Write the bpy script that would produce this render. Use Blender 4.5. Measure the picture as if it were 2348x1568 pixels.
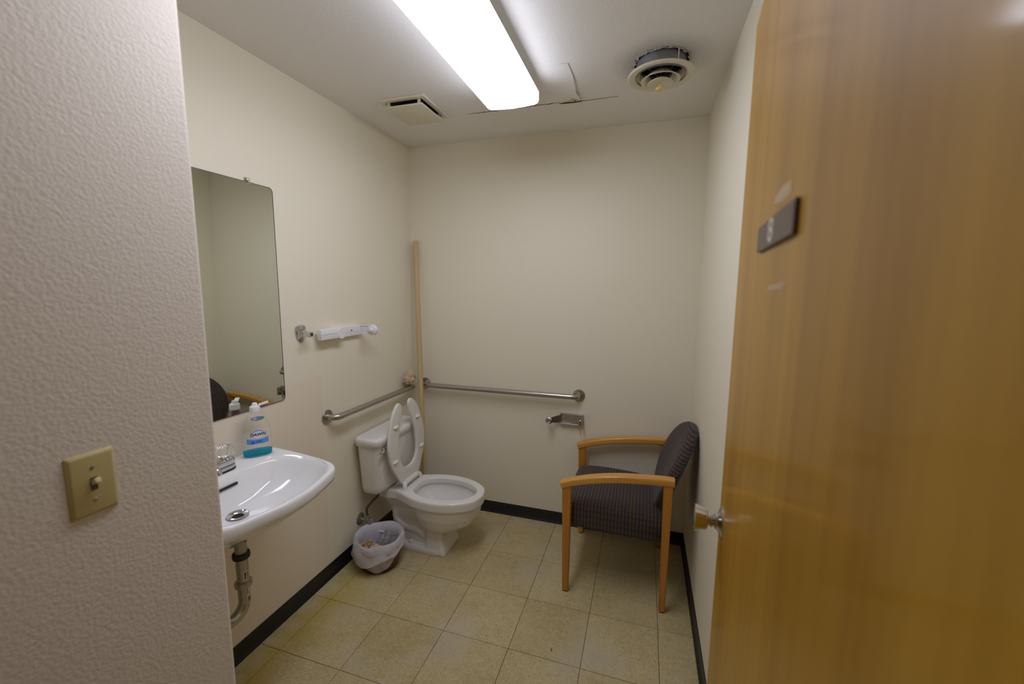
import bpy, bmesh, math, random
from mathutils import Vector, Matrix, noise

random.seed(7)
R = math.radians
PI = math.pi
S = bpy.context.scene
for o in list(bpy.data.objects):
    bpy.data.objects.remove(o)
COL = S.collection

# ------------------------------------------------------------------ room dimensions (metres)
XL, XR, YB, H = -1.5145, 0.2813, 2.5348, 2.4214     # left wall, right wall, back wall, ceiling
XE, YE = -0.935, 0.688                               # entry wall face, its outside corner
YF = 0.05                                            # front wall (door opening), room side
CAMZ = 1.5215

# ------------------------------------------------------------------ camera
cam = bpy.data.cameras.new('camera')
cam_o = bpy.data.objects.new('camera', cam)
COL.objects.link(cam_o)
cam.sensor_width = 36.0
cam.lens = 960.54 / 2348 * 36.0
cam.clip_start = 0.02
yaw, pit, rol = -0.3055, 0.1291, -0.0077
A = Matrix(((math.cos(yaw), -math.sin(yaw), 0), (math.sin(yaw), math.cos(yaw), 0), (0, 0, 1)))
B = Matrix(((1, 0, 0), (0, math.cos(pit), -math.sin(pit)), (0, math.sin(pit), math.cos(pit))))
C = Matrix(((math.cos(rol), 0, -math.sin(rol)), (0, 1, 0), (math.sin(rol), 0, math.cos(rol))))
M = C @ B @ A
cam_o.matrix_world = Matrix((
    (M[0][0], M[2][0], -M[1][0], 0),
    (M[0][1], M[2][1], -M[1][1], 0),
    (M[0][2], M[2][2], -M[1][2], CAMZ),
    (0, 0, 0, 1)))
cam.dof.use_dof = True
cam.dof.focus_distance = 2.1
cam.dof.aperture_fstop = 2.4
S.camera = cam_o

# ------------------------------------------------------------------ world, exposure
w = bpy.data.worlds.new('world')
S.world = w
w.use_nodes = True
w.node_tree.nodes['Background'].inputs[0].default_value = (0.5, 0.5, 0.55, 1)
w.node_tree.nodes['Background'].inputs[1].default_value = 0.02
S.view_settings.view_transform = 'Standard'
S.view_settings.look = 'None'
S.view_settings.gamma = 1.0
S.view_settings.use_curve_mapping = False
S.view_settings.exposure = 0.0
LAMP = 12.3                                           # radiance of the lit fluorescent lens
LAMP_COL = (0.90, 0.935, 1.10)
S.cycles.max_bounces = 12
S.cycles.diffuse_bounces = 6

# ------------------------------------------------------------------ materials
MATS = {}
def nodes(name):
    m = bpy.data.materials.new(name)
    m.use_nodes = True
    nt = m.node_tree
    b = nt.nodes['Principled BSDF']
    MATS[name] = m
    return m, nt, b
def N(nt, typ, **kw):
    n = nt.nodes.new(typ)
    for k, v in kw.items():
        setattr(n, k, v)
    return n
def c4(c):
    return (c[0], c[1], c[2], 1)
def ramp(nt, pts):
    n = nt.nodes.new('ShaderNodeValToRGB')
    e = n.color_ramp.elements
    while len(e) < len(pts):
        e.new(0.5)
    for el, (p, c) in zip(e, pts):
        el.position = p
        el.color = c4(c) if len(c) == 3 else c
    return n
def mixc(nt, fac, a, b, blend='MIX'):
    n = nt.nodes.new('ShaderNodeMix')
    n.data_type = 'RGBA'
    n.blend_type = blend
    for s, v in ((0, fac), (6, a), (7, b)):
        if hasattr(v, 'links'):
            nt.links.new(v, n.inputs[s])
        elif s == 0:
            n.inputs[s].default_value = v
        else:
            n.inputs[s].default_value = c4(v)
    return n.outputs[2]
def math_n(nt, op, a, b=0.0, clamp=False):
    n = nt.nodes.new('ShaderNodeMath')
    n.operation = op
    n.use_clamp = clamp
    for i, v in enumerate((a, b)):
        if hasattr(v, 'links'):
            nt.links.new(v, n.inputs[i])
        else:
            n.inputs[i].default_value = v
    return n.outputs[0]
def noise_n(nt, vec, scale, detail=3, rough=0.5):
    n = nt.nodes.new('ShaderNodeTexNoise')
    n.inputs['Scale'].default_value = scale
    n.inputs['Detail'].default_value = detail
    n.inputs['Roughness'].default_value = rough
    if vec is not None:
        nt.links.new(vec, n.inputs['Vector'])
    return n.outputs['Fac']
def mapping(nt, vec, scale=(1, 1, 1), rot=(0, 0, 0), loc=(0, 0, 0)):
    n = nt.nodes.new('ShaderNodeMapping')
    n.inputs['Scale'].default_value = scale
    n.inputs['Rotation'].default_value = rot
    n.inputs['Location'].default_value = loc
    nt.links.new(vec, n.inputs['Vector'])
    return n.outputs[0]
def bump(nt, b, h, strength=0.2, dist=0.002):
    n = nt.nodes.new('ShaderNodeBump')
    n.inputs['Strength'].default_value = strength
    n.inputs['Distance'].default_value = dist
    nt.links.new(h, n.inputs['Height'])
    nt.links.new(n.outputs[0], b.inputs['Normal'])
def world_pos(nt):
    return nt.nodes.new('ShaderNodeNewGeometry').outputs['Position']
def obj_pos(nt):
    return nt.nodes.new('ShaderNodeTexCoord').outputs['Object']
def simple(name, col, rough=0.5, metal=0.0, var=0.06, scale=25, coat=0.0, bmp=0.0, bscale=80, **kw):
    m, nt, b = nodes(name)
    p = obj_pos(nt)
    f = noise_n(nt, p, scale)
    a = tuple(max(0, x * (1 - var)) for x in col)
    d = tuple(min(1, x * (1 + var)) for x in col)
    nt.links.new(mixc(nt, f, a, d), b.inputs['Base Color'])
    b.inputs['Roughness'].default_value = rough
    b.inputs['Metallic'].default_value = metal
    b.inputs['Coat Weight'].default_value = coat
    if bmp:
        bump(nt, b, noise_n(nt, p, bscale), bmp, 0.002)
    for k, v in kw.items():
        b.inputs[k].default_value = v
    return m

WALL = (0.80, 0.745, 0.60)
def wall_mat(name, col, peel=0.35, patch=False, scale=130, soot_shade=None):
    m, nt, b = nodes(name)
    p = world_pos(nt)
    big = noise_n(nt, p, 1.6, 4)
    c = mixc(nt, big, tuple(x * 0.97 for x in col), tuple(min(1, x * 1.03) for x in col))
    if patch:
        sp = nt.nodes.new('ShaderNodeSeparateXYZ')
        nt.links.new(p, sp.inputs[0])
        wob = math_n(nt, 'MULTIPLY', math_n(nt, 'SUBTRACT', noise_n(nt, p, 12), 0.5), 0.02)
        y = math_n(nt, 'ADD', sp.outputs[1], wob)
        z = math_n(nt, 'ADD', sp.outputs[2], wob)
        fy = math_n(nt, 'MULTIPLY', math_n(nt, 'SUBTRACT', 1.662, y), 120, True)
        fz = math_n(nt, 'MULTIPLY', math_n(nt, 'SUBTRACT', 1.085, z), 120, True)
        f = math_n(nt, 'MULTIPLY', fy, fz)
        c = mixc(nt, f, c, (0.80, 0.705, 0.57))
    if soot_shade:  # sooty ring round the diffuser, with some of its shadow painted in
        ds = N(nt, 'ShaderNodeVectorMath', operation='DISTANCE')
        nt.links.new(p, ds.inputs[0]); ds.inputs[1].default_value = soot_shade
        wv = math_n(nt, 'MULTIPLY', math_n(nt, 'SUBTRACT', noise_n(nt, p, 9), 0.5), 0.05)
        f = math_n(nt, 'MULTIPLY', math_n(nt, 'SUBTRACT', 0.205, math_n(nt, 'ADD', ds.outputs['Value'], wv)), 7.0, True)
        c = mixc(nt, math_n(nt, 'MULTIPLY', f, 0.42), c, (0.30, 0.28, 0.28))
    nt.links.new(c, b.inputs['Base Color'])
    b.inputs['Roughness'].default_value = 0.55
    b.inputs['Specular IOR Level'].default_value = 0.3
    h = noise_n(nt, p, scale, 2, 0.4)
    bump(nt, b, h, peel, 0.002)
    return m
M_wall = wall_mat('wall_paint', WALL, 0.16)
M_wall_left = wall_mat('wall_paint_left', WALL, 0.16, True)
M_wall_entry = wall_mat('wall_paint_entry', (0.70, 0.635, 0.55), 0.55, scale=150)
M_ceil = wall_mat('ceiling_paint', (0.81, 0.795, 0.765), 0.6, scale=150, soot_shade=(0.018, 1.895, 2.4214))
M_dark = simple('dark_void', (0.012, 0.011, 0.009), 0.9)
M_crack = simple('crack_dark', (0.055, 0.045, 0.035), 0.9)
M_gyp = simple('torn_paper', (0.62, 0.52, 0.31), 0.9, var=0.25, scale=90)
M_gyp_grey = simple('torn_edge', (0.45, 0.43, 0.40), 0.9, var=0.4, scale=200)
M_base = simple('black_vinyl', (0.010, 0.010, 0.012), 0.42, var=0.2, scale=8)
M_porc = simple('porcelain', (0.78, 0.765, 0.74), 0.10, var=0.015, coat=0.4)
M_porc_sink = simple('porcelain_sink', (0.83, 0.825, 0.83), 0.09, var=0.01, coat=0.4)
M_seat = simple('seat_plastic', (0.74, 0.73, 0.68), 0.3, var=0.015)
M_chrome = simple('chrome', (0.62, 0.62, 0.62), 0.12, 1.0, var=0.03)
M_tarn = simple('tarnished_metal', (0.46, 0.44, 0.37), 0.34, 0.9, var=0.25, scale=40)
M_steel = simple('brushed_steel', (0.47, 0.44, 0.40), 0.33, 1.0, var=0.06)
M_black = simple('black_rubber', (0.02, 0.02, 0.02), 0.6)
M_wplast = simple('white_plastic', (0.80, 0.79, 0.82), 0.35, var=0.02)
M_ivory = simple('ivory_plastic', (0.52, 0.43, 0.19), 0.35, var=0.02)
M_cream = simple('cream_enamel', (0.70, 0.66, 0.52), 0.4, var=0.03)
M_yell = simple('yellowed_plastic', (0.78, 0.62, 0.24), 0.4)
M_galv = simple('galvanised_steel', (0.52, 0.53, 0.57), 0.4, 0.8, var=0.12)
M_wmetal = simple('white_enamel', (0.80, 0.80, 0.80), 0.4, var=0.01)
M_red = simple('dark_red_plastic', (0.10, 0.012, 0.014), 0.35)
M_brownpaper = simple('brown_paper', (0.44, 0.28, 0.16), 0.9, var=0.25, scale=30)
M_palepaper = simple('pale_pink_paper', (0.58, 0.42, 0.29), 0.9, var=0.3, scale=25)
M_sign = simple('sign_brown', (0.125, 0.088, 0.066), 0.45, var=0.04)
M_signtxt = simple('sign_grey', (0.62, 0.58, 0.47), 0.5)
M_mark = simple('tape_residue', (0.50, 0.36, 0.20), 0.6)
M_hose = simple('braided_hose', (0.11, 0.10, 0.08), 0.45, 0.5, var=0.3, scale=300)
M_ink = simple('dark_blue_ink', (0.015, 0.03, 0.16), 0.5)
M_lblue = simple('label_blue', (0.10, 0.30, 0.80), 0.4)
M_lwhite = simple('label_white', (0.74, 0.76, 0.80), 0.4)
M_lgreen = simple('label_green', (0.03, 0.30, 0.10), 0.4)
M_sticker = simple('sticker_paper', (0.62, 0.58, 0.46), 0.6)

# mirror glass: silvered, faint green tint
m, nt, b = nodes('mirror_silver')
b.inputs['Base Color'].default_value = (0.80, 0.84, 0.78, 1)
b.inputs['Metallic'].default_value = 1.0
b.inputs['Roughness'].default_value = 0.01
M_mirror = m
M_mirror_edge = simple('mirror_edge', (0.05, 0.06, 0.045), 0.3)

# clear plastics
def clear(name, tint, rough=0.05, ior=1.45, alpha_mix=0.0):
    m, nt, b = nodes(name)
    b.inputs['Base Color'].default_value = c4(tint)
    b.inputs['Transmission Weight'].default_value = 1.0
    b.inputs['Roughness'].default_value = rough
    b.inputs['IOR'].default_value = ior
    if alpha_mix:
        t = N(nt, 'ShaderNodeBsdfTransparent')
        mx = N(nt, 'ShaderNodeMixShader')
        mx.inputs[0].default_value = alpha_mix
        nt.links.new(b.outputs[0], mx.inputs[1])
        nt.links.new(t.outputs[0], mx.inputs[2])
        nt.links.new(mx.outputs[0], nt.nodes['Material Output'].inputs[0])
    return m
M_acryl = clear('clear_acrylic', (0.95, 0.96, 0.98), 0.03, 1.49)
M_bottle = clear('bottle_plastic', (0.95, 0.97, 0.97), 0.08, 1.12, 0.45)
M_liquid = clear('blue_soap', (0.02, 0.42, 0.66), 0.05, 1.10, 0.0)
M_wrap = clear('clear_wrap', (0.95, 0.95, 0.98), 0.06, 1.5, 0.12)

# bag film: thin, milky, light passes through it
m, nt, b = nodes('bag_film')
b.inputs['Base Color'].default_value = (0.84, 0.83, 0.89, 1)
b.inputs['Roughness'].default_value = 0.35
tl = N(nt, 'ShaderNodeBsdfTranslucent'); tl.inputs[0].default_value = (0.85, 0.84, 0.90, 1)
tr = N(nt, 'ShaderNodeBsdfTransparent')
m1 = N(nt, 'ShaderNodeMixShader'); m1.inputs[0].default_value = 0.35
m2 = N(nt, 'ShaderNodeMixShader')
nf = noise_n(nt, obj_pos(nt), 14, 3)
nt.links.new(math_n(nt, 'MULTIPLY', nf, 0.22), m2.inputs[0])
nt.links.new(b.outputs[0], m1.inputs[1]); nt.links.new(tl.outputs[0], m1.inputs[2])
nt.links.new(m1.outputs[0], m2.inputs[1]); nt.links.new(tr.outputs[0], m2.inputs[2])
nt.links.new(m2.outputs[0], nt.nodes['Material Output'].inputs[0])
bump(nt, b, noise_n(nt, obj_pos(nt), 60, 4), 0.6, 0.004)
M_bag = m

# lit lens of the fluorescent fixture
m, nt, b = nodes('lit_lens')
b.inputs['Base Color'].default_value = (0.85, 0.85, 0.87, 1)
b.inputs['Roughness'].default_value = 0.4
b.inputs['Emission Color'].default_value = c4(LAMP_COL)
b.inputs['Emission Strength'].default_value = LAMP
M_lens = m
m, nt, b = nodes('lens_side')
b.inputs['Base Color'].default_value = (0.85, 0.85, 0.87, 1)
b.inputs['Roughness'].default_value = 0.4
b.inputs['Emission Color'].default_value = c4(LAMP_COL)
b.inputs['Emission Strength'].default_value = LAMP * 0.66
M_lens_side = m

# varnished wood
def wood(name, c1, c2, axis, rough=0.3, coat=0.3, fine=1.0, coat_rough=0.15):
    m, nt, b = nodes(name)
    p = obj_pos(nt)
    sc = {'x': (1.2, 22, 22), 'y': (22, 1.2, 22), 'z': (22, 22, 0.7)}[axis]
    v = mapping(nt, p, tuple(s * fine for s in sc))
    f1 = noise_n(nt, v, 1.0, 5, 0.6)
    v2 = mapping(nt, p, tuple(s * 6 * fine for s in sc))
    f2 = noise_n(nt, v2, 1.0, 2, 0.5)
    f = math_n(nt, 'ADD', math_n(nt, 'MULTIPLY', f1, 0.75), math_n(nt, 'MULTIPLY', f2, 0.25))
    r = ramp(nt, [(0.36, c1), (0.64, c2)])
    nt.links.new(f, r.inputs[0])
    nt.links.new(r.outputs[0], b.inputs['Base Color'])
    b.inputs['Roughness'].default_value = rough
    b.inputs['Coat Weight'].default_value = coat
    b.inputs['Coat Roughness'].default_value = coat_rough
    return m
M_door = wood('door_veneer', (0.345, 0.158, 0.002), (0.50, 0.265, 0.013), 'z', 0.5, 0.30, 0.55, 0.10)
M_door.node_tree.nodes['Principled BSDF'].inputs['Specular IOR Level'].default_value = 0.3
M_dooredge = wood('door_edge', (0.30, 0.15, 0.05), (0.36, 0.19, 0.07), 'z')
M_oak_x = wood('oak_arm', (0.52, 0.245, 0.040), (0.68, 0.355, 0.075), 'x')
M_oak_z = wood('oak_leg', (0.44, 0.165, 0.018), (0.58, 0.25, 0.035), 'z')
M_pole = wood('raw_pole', (0.52, 0.39, 0.18), (0.64, 0.50, 0.27), 'z', 0.7, 0.0)

# vinyl composition tile: streaky flecks, direction turns from tile to tile
m, nt, b = nodes('vinyl_tile')
p = world_pos(nt)
oi = N(nt, 'ShaderNodeObjectInfo')
va = mapping(nt, p, (75, 175, 1))
vb = mapping(nt, p, (175, 75, 1), loc=(3.3, 1.7, 0))
sel = math_n(nt, 'GREATER_THAN', oi.outputs['Random'], 0.5)
mv = N(nt, 'ShaderNodeMix'); mv.data_type = 'VECTOR'
nt.links.new(sel, mv.inputs[0]); nt.links.new(va, mv.inputs[4]); nt.links.new(vb, mv.inputs[5])
vv = mv.outputs[1]
fl = noise_n(nt, vv, 1.0, 3, 0.55)
fl2 = noise_n(nt, mapping(nt, vv, (1, 1, 1), loc=(17, 5, 2)), 0.9, 2, 0.5)
tint = mixc(nt, oi.outputs['Random'], (0.50, 0.405, 0.205), (0.555, 0.465, 0.25))
clouds = math_n(nt, 'ADD', math_n(nt, 'MULTIPLY', noise_n(nt, p, 4, 3), 0.6), math_n(nt, 'MULTIPLY', noise_n(nt, p, 26, 4), 0.4))
clr = ramp(nt, [(0.36, (0, 0, 0)), (0.60, (1, 1, 1))]); nt.links.new(clouds, clr.inputs[0]); clouds = clr.outputs[0]
tint = mixc(nt, clouds, mixc(nt, 0.55, tint, (0.36, 0.28, 0.11)), tint)
r1 = ramp(nt, [(0.33, (1, 1, 1)), (0.41, (0, 0, 0))]); nt.links.new(fl, r1.inputs[0])
r2 = ramp(nt, [(0.53, (0, 0, 0)), (0.66, (1, 1, 1))]); nt.links.new(fl2, r2.inputs[0])
c = mixc(nt, math_n(nt, 'MULTIPLY', r1.outputs[0], 0.65), tint, (0.20, 0.15, 0.065))
c = mixc(nt, math_n(nt, 'MULTIPLY', r2.outputs[0], 0.38), c, (0.68, 0.60, 0.42))
# yellow wax stains by the left wall and grey scuffs
sp = nt.nodes.new('ShaderNodeSeparateXYZ'); nt.links.new(p, sp.inputs[0])
near = math_n(nt, 'MULTIPLY', math_n(nt, 'SUBTRACT', -1.15, sp.outputs[0]), 3.5, True)
st = ramp(nt, [(0.46, (0, 0, 0)), (0.62, (1, 1, 1))]); nt.links.new(noise_n(nt, mapping(nt, p, (1, 1, 1), loc=(4, 2, 0)), 5.5, 4), st.inputs[0])
c = mixc(nt, math_n(nt, 'MULTIPLY', math_n(nt, 'MULTIPLY', near, st.outputs[0]), 0.8), c, (0.44, 0.325, 0.035))
sg = ramp(nt, [(0.52, (0, 0, 0)), (0.68, (1, 1, 1))]); nt.links.new(noise_n(nt, mapping(nt, p, (1, 1, 1), loc=(9, 1, 3)), 3.0, 4), sg.inputs[0])
c = mixc(nt, math_n(nt, 'MULTIPLY', sg.outputs[0], 0.45), c, (0.52, 0.47, 0.40))
nt.links.new(c, b.inputs['Base Color'])
b.inputs['Roughness'].default_value = 0.42
b.inputs['Specular IOR Level'].default_value = 0.35
M_tile = m
M_grout = simple('tile_joint', (0.03, 0.022, 0.012), 0.9)

# upholstery: stripes across, rows of dark dots
def fabric(name, axis_rot):
    m, nt, b = nodes(name)
    p = obj_pos(nt)
    v = mapping(nt, p, (1, 1, 1), rot=(0, axis_rot, 0))
    sp = nt.nodes.new('ShaderNodeSeparateXYZ'); nt.links.new(v, sp.inputs[0])
    s = sp.outputs[0]
    w_ = math_n(nt, 'ADD', sp.outputs[1], sp.outputs[2])
    fine = math_n(nt, 'SINE', math_n(nt, 'MULTIPLY', s, 2 * PI / 0.0165))
    wide = math_n(nt, 'SINE', math_n(nt, 'MULTIPLY', s, 2 * PI / 0.066))
    r = ramp(nt, [(0.0, (0.022, 0.014, 0.013)), (0.45, (0.040, 0.025, 0.021)), (0.78, (0.045, 0.031, 0.028)), (1.0, (0.135, 0.100, 0.082))])
    nt.links.new(math_n(nt, 'ADD', math_n(nt, 'MULTIPLY', fine, 0.5), 0.5), r.inputs[0])
    r2 = ramp(nt, [(0.2, (0.042, 0.034, 0.044)), (0.8, (0.075, 0.036, 0.018))])
    nt.links.new(math_n(nt, 'ADD', math_n(nt, 'MULTIPLY', wide, 0.5), 0.5), r2.inputs[0])
    c = mixc(nt, 0.35, r.outputs[0], r2.outputs[0])
    d1 = math_n(nt, 'SINE', math_n(nt, 'MULTIPLY', w_, 2 * PI / 0.030))
    d2 = math_n(nt, 'COSINE', math_n(nt, 'MULTIPLY', s, 2 * PI / 0.011))
    dots = math_n(nt, 'MULTIPLY', math_n(nt, 'GREATER_THAN', d1, 0.88), math_n(nt, 'GREATER_THAN', d2, 0.0))
    c = mixc(nt, dots, c, (0.006, 0.005, 0.006))
    nt.links.new(c, b.inputs['Base Color'])
    b.inputs['Roughness'].default_value = 0.85
    b.inputs['Sheen Weight'].default_value = 0.10
    bump(nt, b, noise_n(nt, p, 500, 2), 0.25, 0.001)
    return m
M_fab_seat = fabric('fabric_seat', 0.0)
M_fab_back = fabric('fabric_back', R(66))

# ------------------------------------------------------------------ geometry helpers
def bm_new():
    return bmesh.new()
def box(bm, lo, hi, bev=0.0, seg=2, mat=None):
    t = bmesh.new()
    bmesh.ops.create_cube(t, size=1.0)
    for v in t.verts:
        v.co = Vector([lo[i] + (hi[i] - lo[i]) * (v.co[i] + 0.5) for i in range(3)])
    if bev:
        bmesh.ops.bevel(t, geom=t.edges[:], offset=bev, segments=seg, affect='EDGES', profile=0.6)
    if mat is not None:
        bmesh.ops.transform(t, matrix=mat, verts=t.verts)
    merge(bm, t)
    return bm
def merge(bm, t):
    me = bpy.data.meshes.new('tmp')
    t.to_mesh(me); t.free()
    bm.from_mesh(me)
    bpy.data.meshes.remove(me)
def loft(bm, rings, cap0=True, cap1=True, closed=True):
    vs = [[bm.verts.new(p) for p in r] for r in rings]
    n = len(vs[0])
    for a, c in zip(vs, vs[1:]):
        for i in range(n if closed else n - 1):
            j = (i + 1) % n
            try:
                bm.faces.new((a[i], a[j], c[j], c[i]))
            except ValueError:
                pass
    if cap0: bm.faces.new(vs[0][::-1])
    if cap1: bm.faces.new(vs[-1])
    return vs
def frame_axes(d):
    d = Vector(d).normalized()
    up = Vector((0, 0, 1)) if abs(d.z) < 0.9 else Vector((1, 0, 0))
    u = d.cross(up).normalized()
    return d, u, d.cross(u).normalized()
def lathe(bm, prof, c, axis=(0, 0, 1), seg=32, cap0=True, cap1=True):
    d, u, v = frame_axes(axis)
    c = Vector(c)
    rings = [[c + d * z + (u * math.cos(2 * PI * i / seg) + v * math.sin(2 * PI * i / seg)) * max(r, 1e-5) for i in range(seg)] for r, z in prof]
    loft(bm, rings, cap0, cap1)
    return bm
def tube(bm, pts, r, seg=14, cap=True):
    pts = [Vector(p) for p in pts]
    n = len(pts)
    rs = r if isinstance(r, (list, tuple)) else [r] * n
    tang = []
    for i in range(n):
        t = pts[min(i + 1, n - 1)] - pts[max(i - 1, 0)]
        tang.append(t.normalized())
    d, u, v = frame_axes(tang[0])
    rings = []
    for i in range(n):
        t = tang[i]
        u = (u - t * u.dot(t)).normalized()
        v = t.cross(u)
        rings.append([pts[i] + (u * math.cos(2 * PI * k / seg) + v * math.sin(2 * PI * k / seg)) * rs[i] for k in range(seg)])
    loft(bm, rings, cap, cap)
    return bm
def prism(bm, poly, f, d0, d1, bev=0.0, seg=2):
    """poly: list of 2D points; f(a, b, d) -> 3D; solid between depths d0 and d1."""
    t = bmesh.new()
    a = [t.verts.new(f(x, y, d0)) for x, y in poly]
    c = [t.verts.new(f(x, y, d1)) for x, y in poly]
    t.faces.new(a[::-1]); t.faces.new(c)
    n = len(poly)
    for i in range(n):
        j = (i + 1) % n
        t.faces.new((a[i], a[j], c[j], c[i]))
    bmesh.ops.recalc_face_normals(t, faces=t.faces)
    if bev:
        e = [e for e in t.edges if len(e.link_faces) == 2 and e.calc_face_angle(0) > R(50)]
        bmesh.ops.bevel(t, geom=e, offset=bev, segments=seg, affect='EDGES', profile=0.5)
    merge(bm, t)
    return bm
def arc(c, r, a0, a1, n):
    return [(c[0] + r * math.cos(a0 + (a1 - a0) * i / n), c[1] + r * math.sin(a0 + (a1 - a0) * i / n)) for i in range(n + 1)]
def rrect(x0, y0, x1, y1, r, n=5):
    return (arc((x1 - r, y0 + r), r, -PI / 2, 0, n) + arc((x1 - r, y1 - r), r, 0, PI / 2, n) +
            arc((x0 + r, y1 - r), r, PI / 2, PI, n) + arc((x0 + r, y0 + r), r, PI, 1.5 * PI, n))
def smooth_path(pts, n=8, closed=False):
    """Catmull-Rom through 2D/3D points."""
    P = [Vector(p) for p in pts]
    out = []
    m = len(P)
    rng = range(m) if closed else range(m - 1)
    for i in rng:
        p0 = P[(i - 1) % m] if closed or i > 0 else P[0]
        p1 = P[i]; p2 = P[(i + 1) % m]
        p3 = P[(i + 2) % m] if closed or i + 2 < m else P[-1]
        for k in range(n):
            t = k / n
            out.append(0.5 * ((2 * p1) + (p2 - p0) * t + (2 * p0 - 5 * p1 + 4 * p2 - p3) * t * t + (3 * p1 - p0 - 3 * p2 + p3) * t ** 3))
    if not closed:
        out.append(P[-1])
    return out
def elbow_path(p, corner_r=0.03, n=8):
    """Polyline with rounded corners."""
    p = [Vector(q) for q in p]
    out = [p[0]]
    for i in range(1, len(p) - 1):
        a = (p[i - 1] - p[i]).normalized(); c = (p[i + 1] - p[i]).normalized()
        s = p[i] + a * corner_r; e = p[i] + c * corner_r
        for k in range(n + 1):
            t = k / n
            out.append(s * (1 - t) ** 2 + p[i] * 2 * t * (1 - t) + e * t * t)
    out.append(p[-1])
    return out
def wpos(o):
    v = Vector(o.location)
    while o.parent:
        o = o.parent
        v += Vector(o.location)
    return v
def obj(name, bm, mat, parent=None, loc=None, smooth=35, label=None, recalc=True):
    """One mesh object; geometry is given in world coordinates, its origin at loc (or at its parent's origin)."""
    if recalc:
        bmesh.ops.recalc_face_normals(bm, faces=bm.faces)
    me = bpy.data.meshes.new(name)
    org = wpos(parent) if parent else Vector(loc or (0, 0, 0))
    bmesh.ops.translate(bm, verts=bm.verts, vec=-org)
    bm.to_mesh(me); bm.free()
    o = bpy.data.objects.new(name, me)
    COL.objects.link(o)
    for m_ in (mat if isinstance(mat, (list, tuple)) else [mat]):
        me.materials.append(m_)
    if parent:
        o.parent = parent
    else:
        o.location = org
    if smooth:
        me.polygons.foreach_set('use_smooth', [True] * len(me.polygons))
        me.set_sharp_from_angle(angle=R(smooth))
    if label:
        o['label'] = label
    return o
def thing(name, label, cat, loc, group=None):
    o = bpy.data.objects.new(name, None)
    o.empty_display_size = 0.05
    COL.objects.link(o)
    o.location = loc
    tag(o, label, cat, group)
    return o
def tag(o, label, cat, group=None):
    o['label'] = label; o['category'] = cat
    if group: o['group'] = group
def struct(o, label, cat):
    o['kind'] = 'structure'
    tag(o, label, cat)
    return o
def text_mesh(s, size, bold=0.0):
    cu = bpy.data.curves.new('tmp_text', 'FONT')
    cu.body = s; cu.size = size; cu.align_x = 'CENTER'; cu.align_y = 'CENTER'
    cu.offset = bold
    cu.resolution_u = 3
    o = bpy.data.objects.new('tmp_text', cu)
    COL.objects.link(o)
    dg = bpy.context.evaluated_depsgraph_get()
    me = bpy.data.meshes.new_from_object(o.evaluated_get(dg))
    bpy.data.objects.remove(o); bpy.data.curves.remove(cu)
    bm = bmesh.new(); bm.from_mesh(me)
    bpy.data.meshes.remove(me)
    return bm

# ================================================================== THE SETTING
T = 0.3048
TX0, TY0 = -1.4015, 1.2184
YC = -1.25                                          # corridor end behind the camera
bm = bm_new(); box(bm, (XL - 0.05, YC - 0.05, -0.06), (1.2, YB + 0.05, -0.0035))
floor = struct(obj('floor', bm, M_grout, smooth=0), 'tan speckled vinyl tile floor with yellow wax stains', 'floor')
tile_cache = {}
for i in range(-1, 6):
    for j in range(-4, 5):
        x0, x1 = max(XL, TX0 + i * T), min(XR, TX0 + (i + 1) * T)
        y0, y1 = max(YF - 0.1, TY0 + j * T), min(YB, TY0 + (j + 1) * T)
        if x1 - x0 < 0.01 or y1 - y0 < 0.01: continue
        if x1 < XE and y1 < YE - 0.06: continue
        g = 0.0009
        key = (round(x1 - x0, 4), round(y1 - y0, 4))
        if key not in tile_cache:
            t = bm_new()
            box(t, (-key[0] / 2 + g, -key[1] / 2 + g, -0.0035), (key[0] / 2 - g, key[1] / 2 - g, 0.0), 0.0006, 1)
            me = bpy.data.meshes.new('tile'); t.to_mesh(me); t.free()
            me.materials.append(M_tile)
            tile_cache[key] = me
        o = bpy.data.objects.new('tile', tile_cache[key])
        COL.objects.link(o)
        o.parent = floor
        o.location = ((x0 + x1) / 2, (y0 + y1) / 2, random.uniform(-0.0003, 0.0))

t_ = 0.10
bm = bm_new(); box(bm, (XL - t_, YE, -0.06), (XL, YB + t_, H + 0.1))
struct(obj('wall_left', bm, M_wall_left, smooth=0), 'cream painted wall with pinkish repainted lower patch', 'wall')
bm = bm_new(); box(bm, (XL, YB, -0.06), (XR, YB + t_, H + 0.1))
struct(obj('wall_back', bm, M_wall, smooth=0), 'cream painted back wall above black base', 'wall')
bm = bm_new(); box(bm, (XR, YF - 0.12, -0.06), (XR + t_, YB + t_, H + 0.1))
struct(obj('wall_right', bm, M_wall, smooth=0), 'cream painted wall behind chair and door', 'wall')
# entry wall: block whose rounded outside corner hides the sink's near end
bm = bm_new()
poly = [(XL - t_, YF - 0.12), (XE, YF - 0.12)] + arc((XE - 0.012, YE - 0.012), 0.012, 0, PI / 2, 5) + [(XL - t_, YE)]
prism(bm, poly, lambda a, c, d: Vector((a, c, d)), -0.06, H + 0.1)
struct(obj('wall_entry', bm, M_wall_entry, smooth=40), 'orange-peel textured wall with the light switch', 'wall')
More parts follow.
